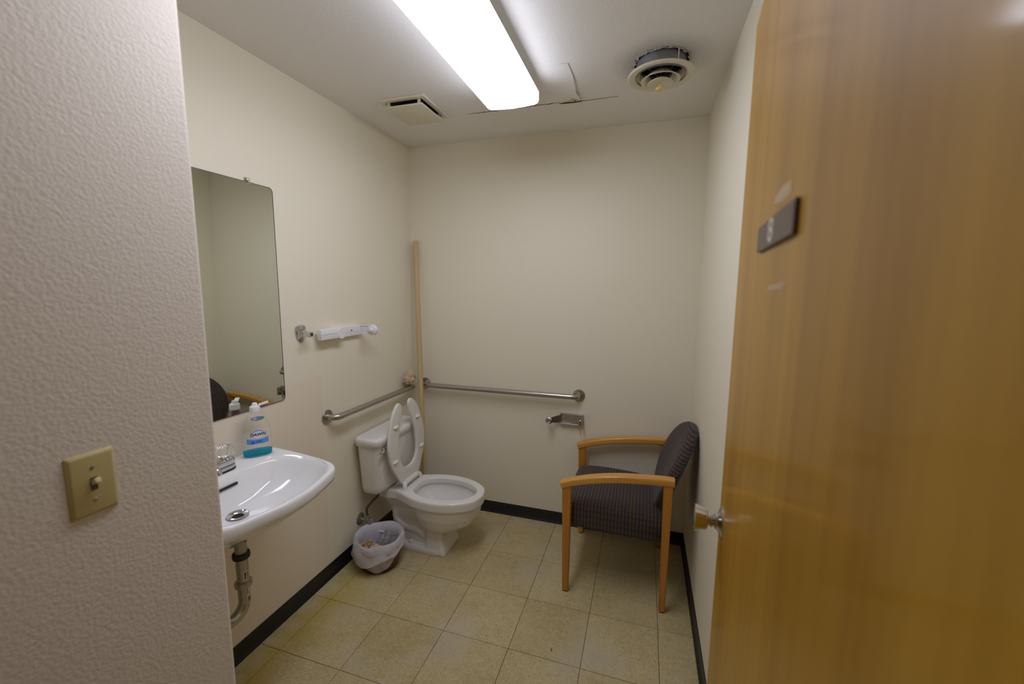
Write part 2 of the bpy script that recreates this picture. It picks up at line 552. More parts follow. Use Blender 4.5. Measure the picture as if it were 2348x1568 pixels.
# front wall above and right of the doorway
bm = bm_new()
box(bm, (XE, YF - 0.12, 2.06), (XR, YF, H + 0.1))
box(bm, (0.135, YF - 0.12, -0.06), (XR, YF, 2.06))
box(bm, (XE, YF - 0.12, -0.06), (-0.80, YF, 2.06))
struct(obj('wall_front', bm, M_wall, smooth=0), 'cream wall around the doorway', 'wall')
bm = bm_new()
box(bm, (XL - t_, YC - 0.1, -0.06), (1.2, YC, H + 0.1))
box(bm, (1.2, YC - 0.1, -0.06), (1.3, YF - 0.12, H + 0.1))
box(bm, (XR + t_, YF - 0.22, -0.06), (1.3, YF - 0.12, H + 0.1))
box(bm, (XL - t_ - 0.1, YC - 0.1, -0.06), (XL - t_, YF - 0.12, H + 0.1))
struct(obj('wall_corridor', bm, M_wall, smooth=0), 'cream corridor wall outside the doorway', 'wall')

bm = bm_new()
box(bm, (XL - t_, YC - 0.1, H), (1.3, YB + t_, H + 0.1))
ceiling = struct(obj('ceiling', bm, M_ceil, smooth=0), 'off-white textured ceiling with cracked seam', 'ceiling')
# cracked drywall seam: lifted paper tape edge, dark gap, torn patch
def ribbon(pts, wd, z):
    t = bm_new()
    n = len(pts)
    up, dn = [], []
    for i, (x, y, s) in enumerate(pts):
        up.append(t.verts.new((x, y + wd * s, z))); dn.append(t.verts.new((x, y - wd * s, z)))
    for i in range(n - 1):
        t.faces.new((up[i], up[i + 1], dn[i + 1], dn[i]))
    r = bmesh.ops.extrude_face_region(t, geom=t.faces[:])
    bmesh.ops.translate(t, verts=[v for v in r['geom'] if isinstance(v, bmesh.types.BMVert)], vec=(0, 0, 0.001))
    return t
rc = random.Random(3)
pts = []
for k in range(46):
    x = -0.93 + k * (0.49 / 45)
    pts.append((x, 2.150 + rc.uniform(-0.003, 0.003), min(1, k / 6, (45 - k) / 5 + .1) * rc.uniform(0.6, 1.3)))
obj('seam_crack', ribbon(pts, 0.0022, H - 0.0012), M_crack, ceiling, smooth=0)
pts = [(-0.335 + k * 0.011, 2.164 - 0.0002 * k + rc.uniform(-0.002, 0.002), rc.uniform(0.5, 1.2) * (1 if k < 12 else .5)) for k in range(16)]
obj('seam_crack', ribbon(pts, 0.0014, H - 0.0012), M_crack, ceiling, smooth=0)
# torn patch, board and hole showing
bm = bm_new()
poly = [(-0.447, 2.158), (-0.420, 2.146), (-0.395, 2.142), (-0.378, 2.125), (-0.352, 2.118), (-0.340, 2.122), (-0.337, 2.160), (-0.375, 2.163), (-0.41, 2.161)]
prism(bm, poly, lambda a, c, d: Vector((a, c, d)), H - 0.002, H + 0.002)
obj('torn_patch', bm, M_gyp, ceiling, smooth=0, label='yellowish torn patch in the cracked seam')
bm = bm_new()
poly = [(-0.447, 2.1585), (-0.41, 2.153), (-0.37, 2.157), (-0.337, 2.156), (-0.337, 2.163), (-0.375, 2.166), (-0.41, 2.164)]
prism(bm, poly, lambda a, c, d: Vector((a, c, d)), H - 0.004, H)
prism(bm, [(q[0] - 0.367, q[1] + 2.146) for q in arc((0, 0), 0.004, 0, 2 * PI, 8)[:-1]], lambda a, c, d: Vector((a, c, d)), H - 0.0035, H)
obj('seam_gap', bm, M_crack, ceiling, smooth=0)
# loose paper flap peeling along the vertical split
bm = bm_new()
spl = [(-0.341, 1.80), (-0.338, 1.90), (-0.341, 1.99), (-0.347, 2.05), (-0.343, 2.075), (-0.339, 2.100), (-0.337, 2.119)]
spl = smooth_path([(a, c, 0) for a, c in spl], 5)
va_, vb_ = [], []
for k, q in enumerate(spl):
    f = k / (len(spl) - 1)
    lift = 0.0015 + 0.013 * f ** 1.3
    va_.append(bm.verts.new((q.x, q.y, H - 0.0008 - lift)))
    vb_.append(bm.verts.new((q.x - 0.070 + 0.035 * f ** 3, q.y, H - 0.0003)))
for k in range(len(spl) - 1):
    bm.faces.new((va_[k], va_[k + 1], vb_[k + 1], vb_[k]))
r_ = bmesh.ops.extrude_face_region(bm, geom=bm.faces[:])
bmesh.ops.translate(bm, verts=[v for v in r_['geom'] if isinstance(v, bmesh.types.BMVert)], vec=(0, 0, 0.0006))
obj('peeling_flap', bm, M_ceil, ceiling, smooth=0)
bm = bm_new()
prism(bm, [(-0.19, 2.163), (-0.172, 2.155), (-0.165, 2.16), (-0.170, 2.166), (-0.186, 2.167)], lambda a, c, d: Vector((a, c, d)), H - 0.0015, H)
obj('paint_chip', bm, M_gyp, ceiling, smooth=0)

# black vinyl cove base
def base_run(name, a, c, nrm, label):
    prof = [(0.0, 0.077), (0.0032, 0.0755), (0.0034, 0.022), (0.006, 0.011), (0.0125, 0.004), (0.013, 0.0), (0.0, 0.0)]
    b_ = bm_new()
    a, c, nrm = Vector(a), Vector(c), Vector(nrm)
    loft(b_, [[q + nrm * d + Vector((0, 0, z)) for d, z in prof] for q in (a, c)])
    return struct(obj(name, b_, M_base, smooth=50), label, 'baseboard')
base_run('baseboard_left', (XL, YE, 0), (XL, YB, 0), (1, 0, 0), 'black vinyl base along the sink wall')
base_run('baseboard_back', (XL, YB, 0), (XR, YB, 0), (0, -1, 0), 'black vinyl base behind toilet and chair')
base_run('baseboard_right', (XR, YF, 0), (XR, YB, 0), (-1, 0, 0), 'black vinyl base beside the chair and door')
base_run('baseboard_entry', (XE, YF, 0), (XE, YE, 0), (1, 0, 0), 'black vinyl base under the light switch wall')

# ------------------------------------------------------------------ door, swung in against the right wall
DEG = R(5.2)
DE = Vector((0.183, 0.990, 0.0))                     # free edge, room side
DD = Vector((math.sin(DEG), math.cos(DEG), 0))       # from hinge to free edge
DN = Vector((-math.cos(DEG), math.sin(DEG), 0))      # out of the visible face
DW = 0.915
def dpt(s, z, n=0.0):
    return DE - DD * s + DN * n + Vector((0, 0, z))
bm = bm_new()
loft(bm, [[dpt(0, z), dpt(DW, z), dpt(DW, z, -0.042), dpt(0, z, -0.042)] for z in (0.012, 2.03)])
bmesh.ops.bevel(bm, geom=bm.edges[:], offset=0.0015, segments=2, affect='EDGES')
door = struct(obj('door_1', bm, M_door, loc=dpt(DW, 0), smooth=30), 'honey varnished wooden door standing open into the room', 'door')
def dlathe(bm, prof, s, z):
    lathe(bm, [(r_, n_ * KF) for r_, n_ in prof], dpt(s, z), DN, 40)
    return bm
KS, KZ = 0.062, 1.032
KF = 0.76
bm = dlathe(bm_new(), [(0.034, 0.0), (0.0345, 0.002), (0.031, 0.005), (0.020, 0.010), (0.0165, 0.014), (0.0165, 0.018), (0.013, 0.020), (0.0125, 0.024),
                       (0.0145, 0.026), (0.0145, 0.029), (0.012, 0.031), (0.012, 0.037)], KS, KZ)
rose = obj('knob_rose', bm, M_chrome, door, smooth=30)
bm = dlathe(bm_new(), [(0.012, 0.035), (0.0185, 0.037), (0.0215, 0.040), (0.0235, 0.052), (0.0275, 0.068), (0.0278, 0.0695), (0.0265, 0.071), (0.006, 0.073)], KS, KZ)
knob = obj('door_knob', bm, simple('satin_knob', (0.62, 0.60, 0.57), 0.16, 1.0, var=0.02), door, smooth=40, label='satin chrome tulip shaped knob')
bm = bm_new(); box(bm, (-0.001, -0.012, -0.028), (0.001, 0.012, 0.028), 0.0004, 1, mat=Matrix.Translation(dpt(-0.0002, KZ, -0.021)) @ Matrix.Rotation(-DEG + PI / 2, 4, 'Z'))
obj('latch_plate', bm, M_chrome, door)
for (s0, z0, sz, kind) in ((0.37, 1.630, 0.022, 0), (0.38, 1.522, 0.012, 1)):
    bm = bm_new()
    if kind == 0:
        poly = [(s0, z0 - 0.002), (s0 + 0.060, z0 - 0.009), (s0 + 0.103, z0 - 0.008), (s0 + 0.102, z0 + 0.006), (s0 + 0.052, z0 + 0.009), (s0 + 0.009, z0 + 0.004)]
    else:
        poly = [(s0, z0 - 0.002), (s0 + 0.093, z0), (s0 + 0.102, z0 + 0.006), (s0 + 0.09, z0 + 0.008), (s0 + 0.003, z0 + 0.004)]
    prism(bm, poly, lambda a, c, d: dpt(a, c, d), 0.0, 0.0003)
    obj('tape_mark', bm, M_mark, door, smooth=0, label='pale scrap of old tape')
# the room sign on the door
SS0, SW, SZ, SH = 0.288, 0.232, 1.592, 0.035
sign = thing('door_sign', 'brown number sign plate fixed to the wooden door', 'sign', dpt(SS0 + SW / 2, SZ - SH / 2))
bm = bm_new()
prism(bm, rrect(SS0, SZ - SH / 2, SS0 + SW, SZ + SH / 2, 0.003, 2), lambda a, c, d: dpt(a, c, d), 0.0, 0.005, 0.0008, 1)
obj('sign_plate', bm, M_sign, sign)
bm = text_mesh('8', 0.040, 0.0006)
for v in bm.verts:
    v.co = dpt(SS0 + 0.110 - v.co.x * 1.9, SZ + v.co.y, 0.0054)
obj('sign_numeral', bm, M_signtxt, sign, smooth=0, label='pale grey figure 8')

# ================================================================== CEILING THINGS
# fluorescent wraparound fixture
FX0, FX1, FY0, FY1 = -0.722, -0.484, 0.665, 1.895
fix = thing('ceiling_light', 'long glowing white fluorescent wraparound fixture on the ceiling', 'ceiling light', ((FX0 + FX1) / 2, (FY0 + FY1) / 2, H))
bm = bm_new()
box(bm, (FX0 + 0.028, FY0 + 0.004, H - 0.045), (FX1 - 0.028, FY1 - 0.004, H))
obj('housing', bm, M_wmetal, fix)
prof = []
hw = (FX1 - FX0) / 2; cx = (FX0 + FX1) / 2
lens_pts = [(-1.0, 0.052), (-1.0, 0.085), (-0.97, 0.096), (-0.85, 0.102), (-0.5, 0.106), (0, 0.108), (0.5, 0.106), (0.85, 0.102), (0.97, 0.096), (1.0, 0.085), (1.0, 0.052), (0.93, 0.046)]
lens_pts = [(-0.93, 0.046)] + lens_pts
ring = [(cx + hw * a, H - z) for a, z in lens_pts]
bm = bm_new()
loft(bm, [[Vector((x, y, z)) for x, z in ring] for y in (FY0, FY1)])
lens = obj('diffuser_lens', bm, [M_lens, M_lens_side, M_wmetal], fix, smooth=40)
for p_ in lens.data.polygons:
    if abs(p_.normal.y) > 0.9 or p_.center.z > -0.0515:
        p_.material_index = 2
    elif abs(p_.center.x) > hw * 0.955:
        p_.material_index = 1
for yy in (FY0 - 0.003, FY1):
    bm = bm_new()
    prism(bm, [(cx + hw * 0.99 * a, H - min(z, 0.105)) for a, z in lens_pts[1:-1]] + [(FX1 - 0.028, H), (FX0 + 0.028, H)], lambda a, c, d: Vector((a, d, c)), yy, yy + 0.003)
    obj('end_plate', bm, M_wmetal, fix)

# square exhaust vent
VX0, VX1, VY0, VY1 = -1.283, -1.034, 1.868, 2.140
vent = thing('exhaust_vent', 'square cream exhaust fan cover left of the fluorescent light', 'vent', ((VX0 + VX1) / 2, (VY0 + VY1) / 2, H))
bm = bm_new()
n_ = 0.026
for lo, hi in (((VX0, VY0), (VX1, VY0 + n_)), ((VX0, VY1 - n_), (VX1, VY1)), ((VX0, VY0 + n_), (VX0 + n_, VY1 - n_)), ((VX1 - n_, VY0 + n_), (VX1, VY1 - n_))):
    box(bm, (lo[0], lo[1], H - 0.012), (hi[0], hi[1], H), 0.002, 1)
obj('vent_frame', bm, M_cream, vent)
bm = bm_new(); box(bm, (VX0 + n_, VY0 + n_, H - 0.002), (VX1 - n_, VY1 - n_, H - 0.0005))
obj('vent_opening', bm, M_dark, vent, smooth=0)
PX0, PX1, PY0, PY1 = VX0 + 0.022, VX1 - 0.020, VY0 + 0.022, VY1 - 0.022
bm = bm_new(); box(bm, (PX0, PY0, H - 0.038), (PX1, PY1, H - 0.029), 0.0025, 2)
obj('vent_cover', bm, M_cream, vent)
for sx in (PX0 + 0.018, PX1 - 0.022):
    for sy in (PY0 + 0.012, PY1 - 0.018):
        bm = bm_new(); box(bm, (sx - 0.006, sy - 0.006, H - 0.030), (sx + 0.006, sy + 0.006, H - 0.001), 0.001, 1)
        obj('spacer_post', bm, M_cream, vent)

# round air diffuser hanging a little below its torn hole
AX, AY = 0.018, 1.895
air = thing('air_diffuser', 'round white air diffuser hanging from a ragged ceiling hole', 'vent', (AX, AY, H))
bm = lathe(bm_new(), [(0.094, -0.060), (0.094, 0.0)], (AX, AY, H), seg=48, cap0=False, cap1=False)
r_ = bmesh.ops.solidify(bm, geom=bm.faces[:], thickness=0.002)
obj('duct_collar', bm, M_galv, air)
bm = bm_new()
vs0, vs1 = [], []
rr = random.Random(5)
for k in range(60):
    a = 2 * PI * k / 60
    r0 = 0.1035 + rr.uniform(-0.008, 0.004)
    vs0.append(bm.verts.new((AX + r0 * math.cos(a), AY + r0 * math.sin(a), H - 0.0015 - rr.uniform(0, 0.004))))
    vs1.append(bm.verts.new((AX + (r0 + 0.010) * math.cos(a), AY + (r0 + 0.010) * math.sin(a), H - 0.0003)))
for k in range(60):
    j = (k + 1) % 60
    bm.faces.new((vs0[k], vs0[j], vs1[j], vs1[k]))
obj('torn_rim', bm, M_gyp_grey, air, smooth=0, recalc=False)
bm = lathe(bm_new(), [(0.0925, -0.0012), (0.1055, -0.0012), (0.1055, -0.0003), (0.0925, -0.0003)], (AX, AY, H), seg=48, cap0=False, cap1=False)
obj('hole_gap', bm, M_dark, air)
prof = [(0.082, -0.034), (0.088, -0.040), (0.105, -0.050), (0.116, -0.052), (0.122, -0.050), (0.1265, -0.052), (0.1275, -0.056), (0.1245, -0.060), (0.118, -0.060),
        (0.108, -0.060), (0.090, -0.052), (0.080, -0.042), (0.076, -0.034)]
bm = lathe(bm_new(), [(r_, z) for r_, z in prof], (AX, AY, H), seg=56, cap0=False, cap1=False)
bm.faces.ensure_lookup_table()
obj('outer_ring', bm, M_cream, air, smooth=50)
bm = lathe(bm_new(), [(0.046, -0.048), (0.056, -0.058), (0.070, -0.070), (0.0755, -0.072), (0.0755, -0.074), (0.069, -0.073), (0.054, -0.061), (0.044, -0.050)], (AX, AY, H), seg=48, cap0=False, cap1=False)
obj('middle_ring', bm, M_cream, air, smooth=50)
bm = lathe(bm_new(), [(0.020, -0.064), (0.045, -0.079), (0.049, -0.083), (0.049, -0.085), (0.044, -0.083), (0.0, -0.080)], (AX, AY, H), seg=40)
obj('inner_disc', bm, M_cream, air, smooth=50)
bm = lathe(bm_new(), [(0.0908, -0.004), (0.0908, -0.030)], (AX, AY, H), seg=40, cap0=True, cap1=False)
obj('duct_dark', bm, M_dark, air)
for k in range(8):
    a = 2 * PI * k / 8
    bm = bm_new()
    tube(bm, [(AX + 0.012 * math.cos(a), AY + 0.012 * math.sin(a), H - 0.062), (AX + 0.082 * math.cos(a), AY + 0.082 * math.sin(a), H - 0.038)], 0.0022, 6)
    obj('spoke', bm, M_hose, air)
bm = lathe(bm_new(), [(0.0035, -0.078), (0.0035, -0.098)], (AX, AY, H), seg=12)
lathe(bm, [(0.0035, -0.097), (0.016, -0.100), (0.0175, -0.104), (0.016, -0.108), (0.004, -0.110)], (AX, AY, H), seg=24)
obj('adjuster_knob', bm, M_yell, air, label='yellowed plastic knob')
bm = bm_new()
tube(bm, [(AX + 0.060, AY - 0.082, H - 0.055), (AX + 0.061, AY - 0.084, H - 0.006), (AX + 0.056, AY - 0.088, H - 0.002)], 0.0017, 6)
obj('tie_wire', bm, M_wmetal, air)

# ================================================================== LEFT WALL THINGS
# mirror
MY0, MY1, MZ0, MZ1 = 0.712, 1.434, 1.018, 1.926
mir = thing('wall_mirror', 'large frameless mirror on the wall above the sink', 'mirror', (XL, (MY0 + MY1) / 2, MZ0))
outl = rrect(MY0, MZ0, MY1, MZ1, 0.018, 6)
bm = bm_new()
prism(bm, outl, lambda a, c, d: Vector((XL + d, a, c)), 0.0, 0.0045)
obj('mirror_backing', bm, M_mirror_edge, mir)
bm = bm_new()
ins = rrect(MY0 + 0.0032, MZ0 + 0.002, MY1 - 0.0042, MZ1 - 0.0025, 0.016, 6)
prism(bm, ins, lambda a, c, d: Vector((XL + d, a, c)), 0.004, 0.0052)
obj('mirror_glass', bm, M_mirror, mir, smooth=0)
bm = bm_new()
box(bm, (XL, 1.305, MZ1 - 0.006), (XL + 0.010, 1.327, MZ1 + 0.016), 0.003, 2)
obj('mirror_clip', bm, clear('clip_plastic', (0.92, 0.93, 0.93), 0.15, 1.2, 0.45), mir, label='clear plastic clip')
bm = lathe(bm_new(), [(0.0042, 0.0), (0.0042, 0.002), (0.001, 0.0032)], (XL + 0.0095, 1.316, MZ1 + 0.006), (1, 0, 0), 16)
obj('clip_screw', bm, M_chrome, mir)

# chrome robe hook / towel bar post
hook = thing('towel_bar_post', 'chrome towel bar post with a short square stub on the wall', 'bracket', (XL, 1.543, 1.302))
bm = bm_new()
sh = [(1.512, 1.334), (1.522, 1.341), (1.543, 1.343), (1.563, 1.341), (1.571, 1.334), (1.572, 1.315), (1.567, 1.290), (1.558, 1.270), (1.543, 1.263), (1.528, 1.270), (1.516, 1.290), (1.511, 1.315)]
sh = [(p_[0], p_[1]) for p_ in smooth_path([(a, c, 0) for a, c in sh], 4, True)]
prism(bm, sh, lambda a, c, d: Vector((XL + d, a, c)), 0.0, 0.006, 0.0025, 2)
hp = obj('back_plate', bm, M_chrome, hook)
for (yy, zz) in ((1.527, 1.331), (1.559, 1.331), (1.543, 1.276)):
    bm = lathe(bm_new(), [(0.0042, 0.0), (0.004, 0.0015), (0.001, 0.002)], (XL + 0.0058, yy, zz), (1, 0, 0), 12)
    obj('screw', bm, M_steel, hook)
bm = bm_new()
loft(bm, [[Vector((XL + d, 1.543 + s * math.cos(a), 1.301 + s * 1.1 * math.sin(a))) for a in [PI / 4 + PI / 2 * k for k in range(4)]] for d, s in ((0.004, 0.030), (0.014, 0.026), (0.028, 0.016), (0.034, 0.0155), (0.066, 0.0155))])
bmesh.ops.bevel(bm, geom=bm.edges[:], offset=0.0012, segments=1, affect='EDGES')
obj('post', bm, M_chrome, hook, smooth=25)
bm = bm_new(); box(bm, (XL + 0.0655, 1.537, 1.295), (XL + 0.0665, 1.549, 1.307))
obj('bar_socket', bm, M_dark, hook)

# white paper towel holder, one arm swung open
TH = 'white plastic paper towel holder with one arm folded open'
th = thing('paper_towel_holder', TH, 'holder', (XL, 1.83, 1.287))
bm = bm_new(); box(bm, (XL, 1.735, 1.258), (XL + 0.022, 1.945, 1.312), 0.003, 2)
obj('wall_plate', bm, M_wplast, th)
bm = lathe(bm_new(), [(0.0045, 0.0), (0.004, 0.0015), (0.001, 0.002)], (XL + 0.0218, 1.872, 1.288), (1, 0, 0), 12)
obj('screw', bm, M_black, th)
bm = bm_new()
poly = [(1.624, 1.262), (1.745, 1.262)] + arc((1.762, 1.286), 0.0285, -PI * 0.62, PI * 0.62, 12) + [(1.745, 1.312), (1.624, 1.314)]
prism(bm, poly, lambda a, c, d: Vector((XL + d, a, c)), 0.018, 0.046, 0.003, 2)
arm = obj('swing_arm', bm, M_wplast, th, label='arm folded flat along the wall')
bm = bm_new(); box(bm, (XL + 0.0455, 1.628, 1.2865), (XL + 0.0463, 1.752, 1.2880))
bm2 = lathe(bm_new(), [(0.0295, -0.004), (0.0295, 0.0015), (0.0285, 0.0025), (0.001, 0.0025)], (XL + 0.046, 1.765, 1.2855), (1, 0, 0), 40)
obj('pivot_disc', bm2, M_wplast, arm)
obj('arm_slit', bm, simple('grey_slit', (0.30, 0.29, 0.32), 0.6), arm)
for k in range(6):
    bm = bm_new(); z0 = 1.261 + k * 0.0088
    tube(bm, [(XL + 0.018, 1.949, z0), (XL + 0.018, 1.949, z0 + 0.0055)], 0.006, 12)
    obj('hinge_knuckle', bm, M_wplast, th)
bm = bm_new()
box(bm, (XL + 0.016, 1.948, 1.262), (XL + 0.100, 1.956, 1.310), 0.002, 2)
box(bm, (XL + 0.016, 1.9445, 1.262), (XL + 0.088, 1.949, 1.266), 0.001, 1)
box(bm, (XL + 0.016, 1.9445, 1.306), (XL + 0.088, 1.949, 1.310), 0.001, 1)
obj('fixed_arm', bm, M_wplast, th)
bm = lathe(bm_new(), [(0.029, -0.012), (0.029, 0.0), (0.026, 0.003), (0.021, 0.003), (0.021, 0.008), (0.018, 0.009), (0.014, 0.009), (0.012, 0.018), (0.009, 0.020)], (XL + 0.095, 1.948, 1.286), (0, -1, 0), 36)
obj('roll_end_cap', bm, M_wplast, th)

# grab bars
def grab(name, label, a, c, out_, L_r=0.016, off=0.056):
    a, c, out_ = Vector(a), Vector(c), Vector(out_)
    g = thing(name, label, 'grab bar', (a + c) / 2, None)
    bm = bm_new()
    tube(bm, elbow_path([a + out_ * 0.004, a + out_ * off, c + out_ * off, c + out_ * 0.004], 0.046, 10), L_r, 20)
    obj('bar', bm, M_steel, g, smooth=60)
    for q in (a, c):
        bm = lathe(bm_new(), [(0.038, 0.0), (0.038, 0.0035), (0.036, 0.006), (0.020, 0.007), (0.0185, 0.010), (0.016, 0.010)], q, out_, 36)
        f = obj('flange', bm, M_steel, g, smooth=40)
        d, u, v = frame_axes(out_)
        for k in range(3):
            an = PI / 2 + k * 2 * PI / 3
            bm = lathe(bm_new(), [(0.0045, 0.0), (0.004, 0.0018), (0.001, 0.0024)], q + out_ * 0.006 + (u * math.cos(an) + v * math.sin(an)) * 0.028, out_, 10)
            obj('screw', bm, M_chrome, f)
    return g
grab('grab_bar', 'brushed steel grab bar on the sink wall above the toilet tank', (XL, 1.685, 0.862), (XL, 2.447, 0.858), (1, 0, 0))
grab('grab_bar', 'longer brushed steel grab bar on the back wall', (-1.424, YB, 0.862), (-0.362, YB, 0.864), (0, -1, 0))

# ================================================================== BACK WALL: chrome toilet roll holder
rh = thing('toilet_roll_holder', 'empty chrome toilet roll bracket under the back grab bar', 'holder', (-0.40, YB, 0.71))
bm = bm_new(); box(bm, (-0.474, YB - 0.006, 0.676), (-0.330, YB, 0.746), 0.0015, 1)
obj('back_plate', bm, M_chrome, rh)
for z0, nm in ((0.742, 'upper_lip'), (0.671, 'lower_lip')):
    bm = bm_new(); box(bm, (-0.474, YB - 0.024, z0), (-0.330, YB - 0.003, z0 + 0.005 + (0.008 if z0 < 0.7 else 0)), 0.0012, 1)
    obj(nm, bm, M_chrome, rh)
for xx in (-0.446, -0.362):
    bm = lathe(bm_new(), [(0.011, 0.0), (0.010, 0.003), (0.003, 0.005), (0.001, 0.005)], (xx, YB - 0.006, 0.709), (0, -1, 0), 18)
    obj('screw', bm, M_steel, rh)
bm = bm_new()
loft(bm, [[Vector((x, y - 0.0012, z - hz)), Vector((x, y + 0.0012, z - hz)), Vector((x, y + 0.0012, z + hz)), Vector((x, y - 0.0012, z + hz))]
          for x, y, z, hz in ((-0.465, YB - 0.008, 0.709, 0.026), (-0.480, YB - 0.020, 0.708, 0.024), (-0.520, YB - 0.050, 0.706, 0.017), (-0.530, YB - 0.060, 0.706, 0.014))])
arm = obj('roller_arm', bm, M_steel, rh)
bm = lathe(bm_new(), [(0.006, 0.002), (0.010, 0.0), (0.019, 0.0), (0.0215, 0.003), (0.0215, 0.016), (0.017, 0.020), (0.013, 0.020), (0.0115, 0.010), (0.006, 0.008)], (-0.535, YB - 0.052, 0.705), (0, -1, 0), 32)
obj('roller_socket', bm, M_chrome, arm)
bm = bm_new(); box(bm, (-0.336, YB - 0.062, 0.678), (-0.3325, YB - 0.004, 0.740), 0.001, 1)
obj('roller_arm', bm, M_chrome, rh)
bm = bm_new()
tube(bm, [(-0.352, YB - 0.030, 0.690), (-0.352, YB - 0.032, 0.656)], [0.008, 0.0045], 14)
lathe(bm, [(0.002, 0.006), (0.009, 0.002), (0.0095, -0.003), (0.006, -0.006)], (-0.352, YB - 0.030, 0.694), seg=18)
obj('roller_pin', bm, M_chrome, rh)

# ------------------------------------------------------------------ corner: wooden pole and wadded paper
pt, pb = Vector((-1.466, 2.5075, 1.822)), Vector((-1.352, 2.372, 0.0))
bm = bm_new()
d = (pt - pb).normalized(); u = Vector((1, 0, 0)); u = (u - d * u.dot(d)).normalized(); v = d.cross(u)
hw_ = 0.0138
sec = rrect(-hw_, -hw_, hw_, hw_, 0.008, 4)
loft(bm, [[q + u * a + v * c for a, c in sec] for q in (pb, pb.lerp(pt, .33), pb.lerp(pt, .66), pt)])
o = obj('wooden_pole', bm, M_pole, loc=pb)
tag(o, 'bare wooden pole leaning in the corner behind the toilet', 'pole')
def crumple(bm, c, r, amp, seed, stretch=(1, 1, 1), sub=3, spikes=()):
    t = bmesh.new()
    bmesh.ops.create_icosphere(t, subdivisions=sub, radius=1.0)
    for v_ in t.verts:
        n0 = v_.co.normalized()
        k = 1 + amp * noise.noise(n0 * 2.3 + Vector((seed, 0, 0))) + amp * 0.6 * noise.noise(n0 * 4.6 + Vector((0, seed, 0)))
        for sd, sa in spikes:
            dd_ = max(0, n0.dot(Vector(sd).normalized()))
            k += sa * dd_ ** 10
        v_.co = Vector(c) + Vector([n0[i] * k * r * stretch[i] for i in range(3)])
    merge(bm, t)
    return bm
bm = crumple(bm_new(), (XL + 0.044, 2.395, 0.911), 0.036, 0.62, 3.1, (0.75, 1.40, 0.85), 3, [((0.05, 0.30, 1), 1.25), ((0, -0.8, 0.6), 0.35), ((0.3, 0.9, 0.2), 0.3)])
o = obj('paper_wad', bm, M_palepaper, loc=(XL + 0.05, 2.405, 0.876), smooth=8)
tag(o, 'crumpled brown paper tucked behind the grab bar end in the corner', 'paper')

# ================================================================== TOILET
TYC = 2.090
wc = thing('toilet', 'white two piece toilet with its seat raised', 'toilet', (-1.2, TYC, 0))
def interp(tab, x):
    for (a, fa), (c, fc) in zip(tab, tab[1:]):
        if a <= x <= c:
            return fa + (fc - fa) * (x - a) / (c - a)
    return tab[0][1] if x < tab[0][0] else tab[-1][1]
def outline(tab, n=40):
    """closed ring from a half-width table over x (tail -> nose)."""
    half = smooth_path([(x, h_, 0) for x, h_ in tab], 6)
    # resample by arc length
    L_ = [0.0]
    for p0, p1 in zip(half, half[1:]): L_.append(L_[-1] + (p1 - p0).length)
    res = []
    for k in range(n):
        s = L_[-1] * k / (n - 1)
        for i in range(len(L_) - 1):
            if L_[i] <= s <= L_[i + 1] + 1e-9:
                f = (s - L_[i]) / max(1e-9, L_[i + 1] - L_[i])
                res.append(half[i].lerp(half[i + 1], f)); break
    up = [(p_.x, TYC + max(p_.y, 0)) for p_ in res]
    dn = [(p_.x, TYC - max(p_.y, 0)) for p_ in res][::-1]
    return up + dn[1:-1]
rim_t = [(-1.455, 0.0), (-1.452, 0.10), (-1.42, 0.116), (-1.364, 0.116), (-1.32, 0.112), (-1.24, 0.143), (-1.165, 0.170), (-1.07, 0.181), (-0.97, 0.165), (-0.885, 0.122), (-0.838, 0.070), (-0.822, 0.0)]
def scaled(tab, cx, sx, sy, dx=0):
    return [(cx + (x - cx) * sx + dx, h_ * sy) for x, h_ in tab]
bulb = [(-1.235, 0.0), (-1.22, 0.085), (-1.165, 0.142), (-1.07, 0.166), (-0.97, 0.152), (-0.895, 0.110), (-0.853, 0.062), (-0.838, 0.0)]
def ring3(tab, z):
    return [Vector((x, y, z)) for x, y in outline(tab)]
bm = bm_new()
# deck and rim slab
loft(bm, [ring3(scaled(rim_t, -1.1, 0.985, 0.97), 0.300), ring3(rim_t, 0.308), ring3(rim_t, 0.345), ring3(scaled(rim_t, -1.1, 0.993, 0.985), 0.355),
          ring3(scaled(rim_t, -1.1, 0.975, 0.95), 0.358)])
rim_solid = bm
# hanging bowl bulb
t = bm_new()
loft(t, [ring3(scaled(bulb, -1.10, 0.10, 0.15, -0.01), 0.120), ring3(scaled(bulb, -1.10, 0.42, 0.48, 0.0), 0.130), ring3(scaled(bulb, -1.10, 0.66, 0.70), 0.152), ring3(scaled(bulb, -1.10, 0.84, 0.87), 0.190),
         ring3(scaled(bulb, -1.10, 0.95, 0.96), 0.235), ring3(bulb, 0.275), ring3(bulb, 0.312)])
merge(bm, t)
# front foot column
def qring(x0, x1, hy0, hy1, z, r=0.018):
    pts = rrect(x0, -1, x1, 1, r, 3)
    out_ = []
    for x, y in rrect(x0, TYC - hy1, x1, TYC + hy1, r, 3):
        out_.append(Vector((x, y, z)))
    return out_
t = bm_new()
loft(t, [qring(-1.150, -1.018, 0, 0.109, 0.0), qring(-1.148, -1.022, 0, 0.106, 0.02), qring(-1.150, -1.045, 0, 0.088, 0.08), qring(-1.155, -1.052, 0, 0.080, 0.13), qring(-1.170, -1.045, 0, 0.082, 0.20)])
merge(bm, t)
# floor flange
t = bm_new()
loft(t, [qring(-1.43, -1.06, 0, 0.110, 0.0), qring(-1.43, -1.06, 0, 0.109, 0.022), qring(-1.425, -1.06, 0, 0.098, 0.036)])
merge(bm, t)
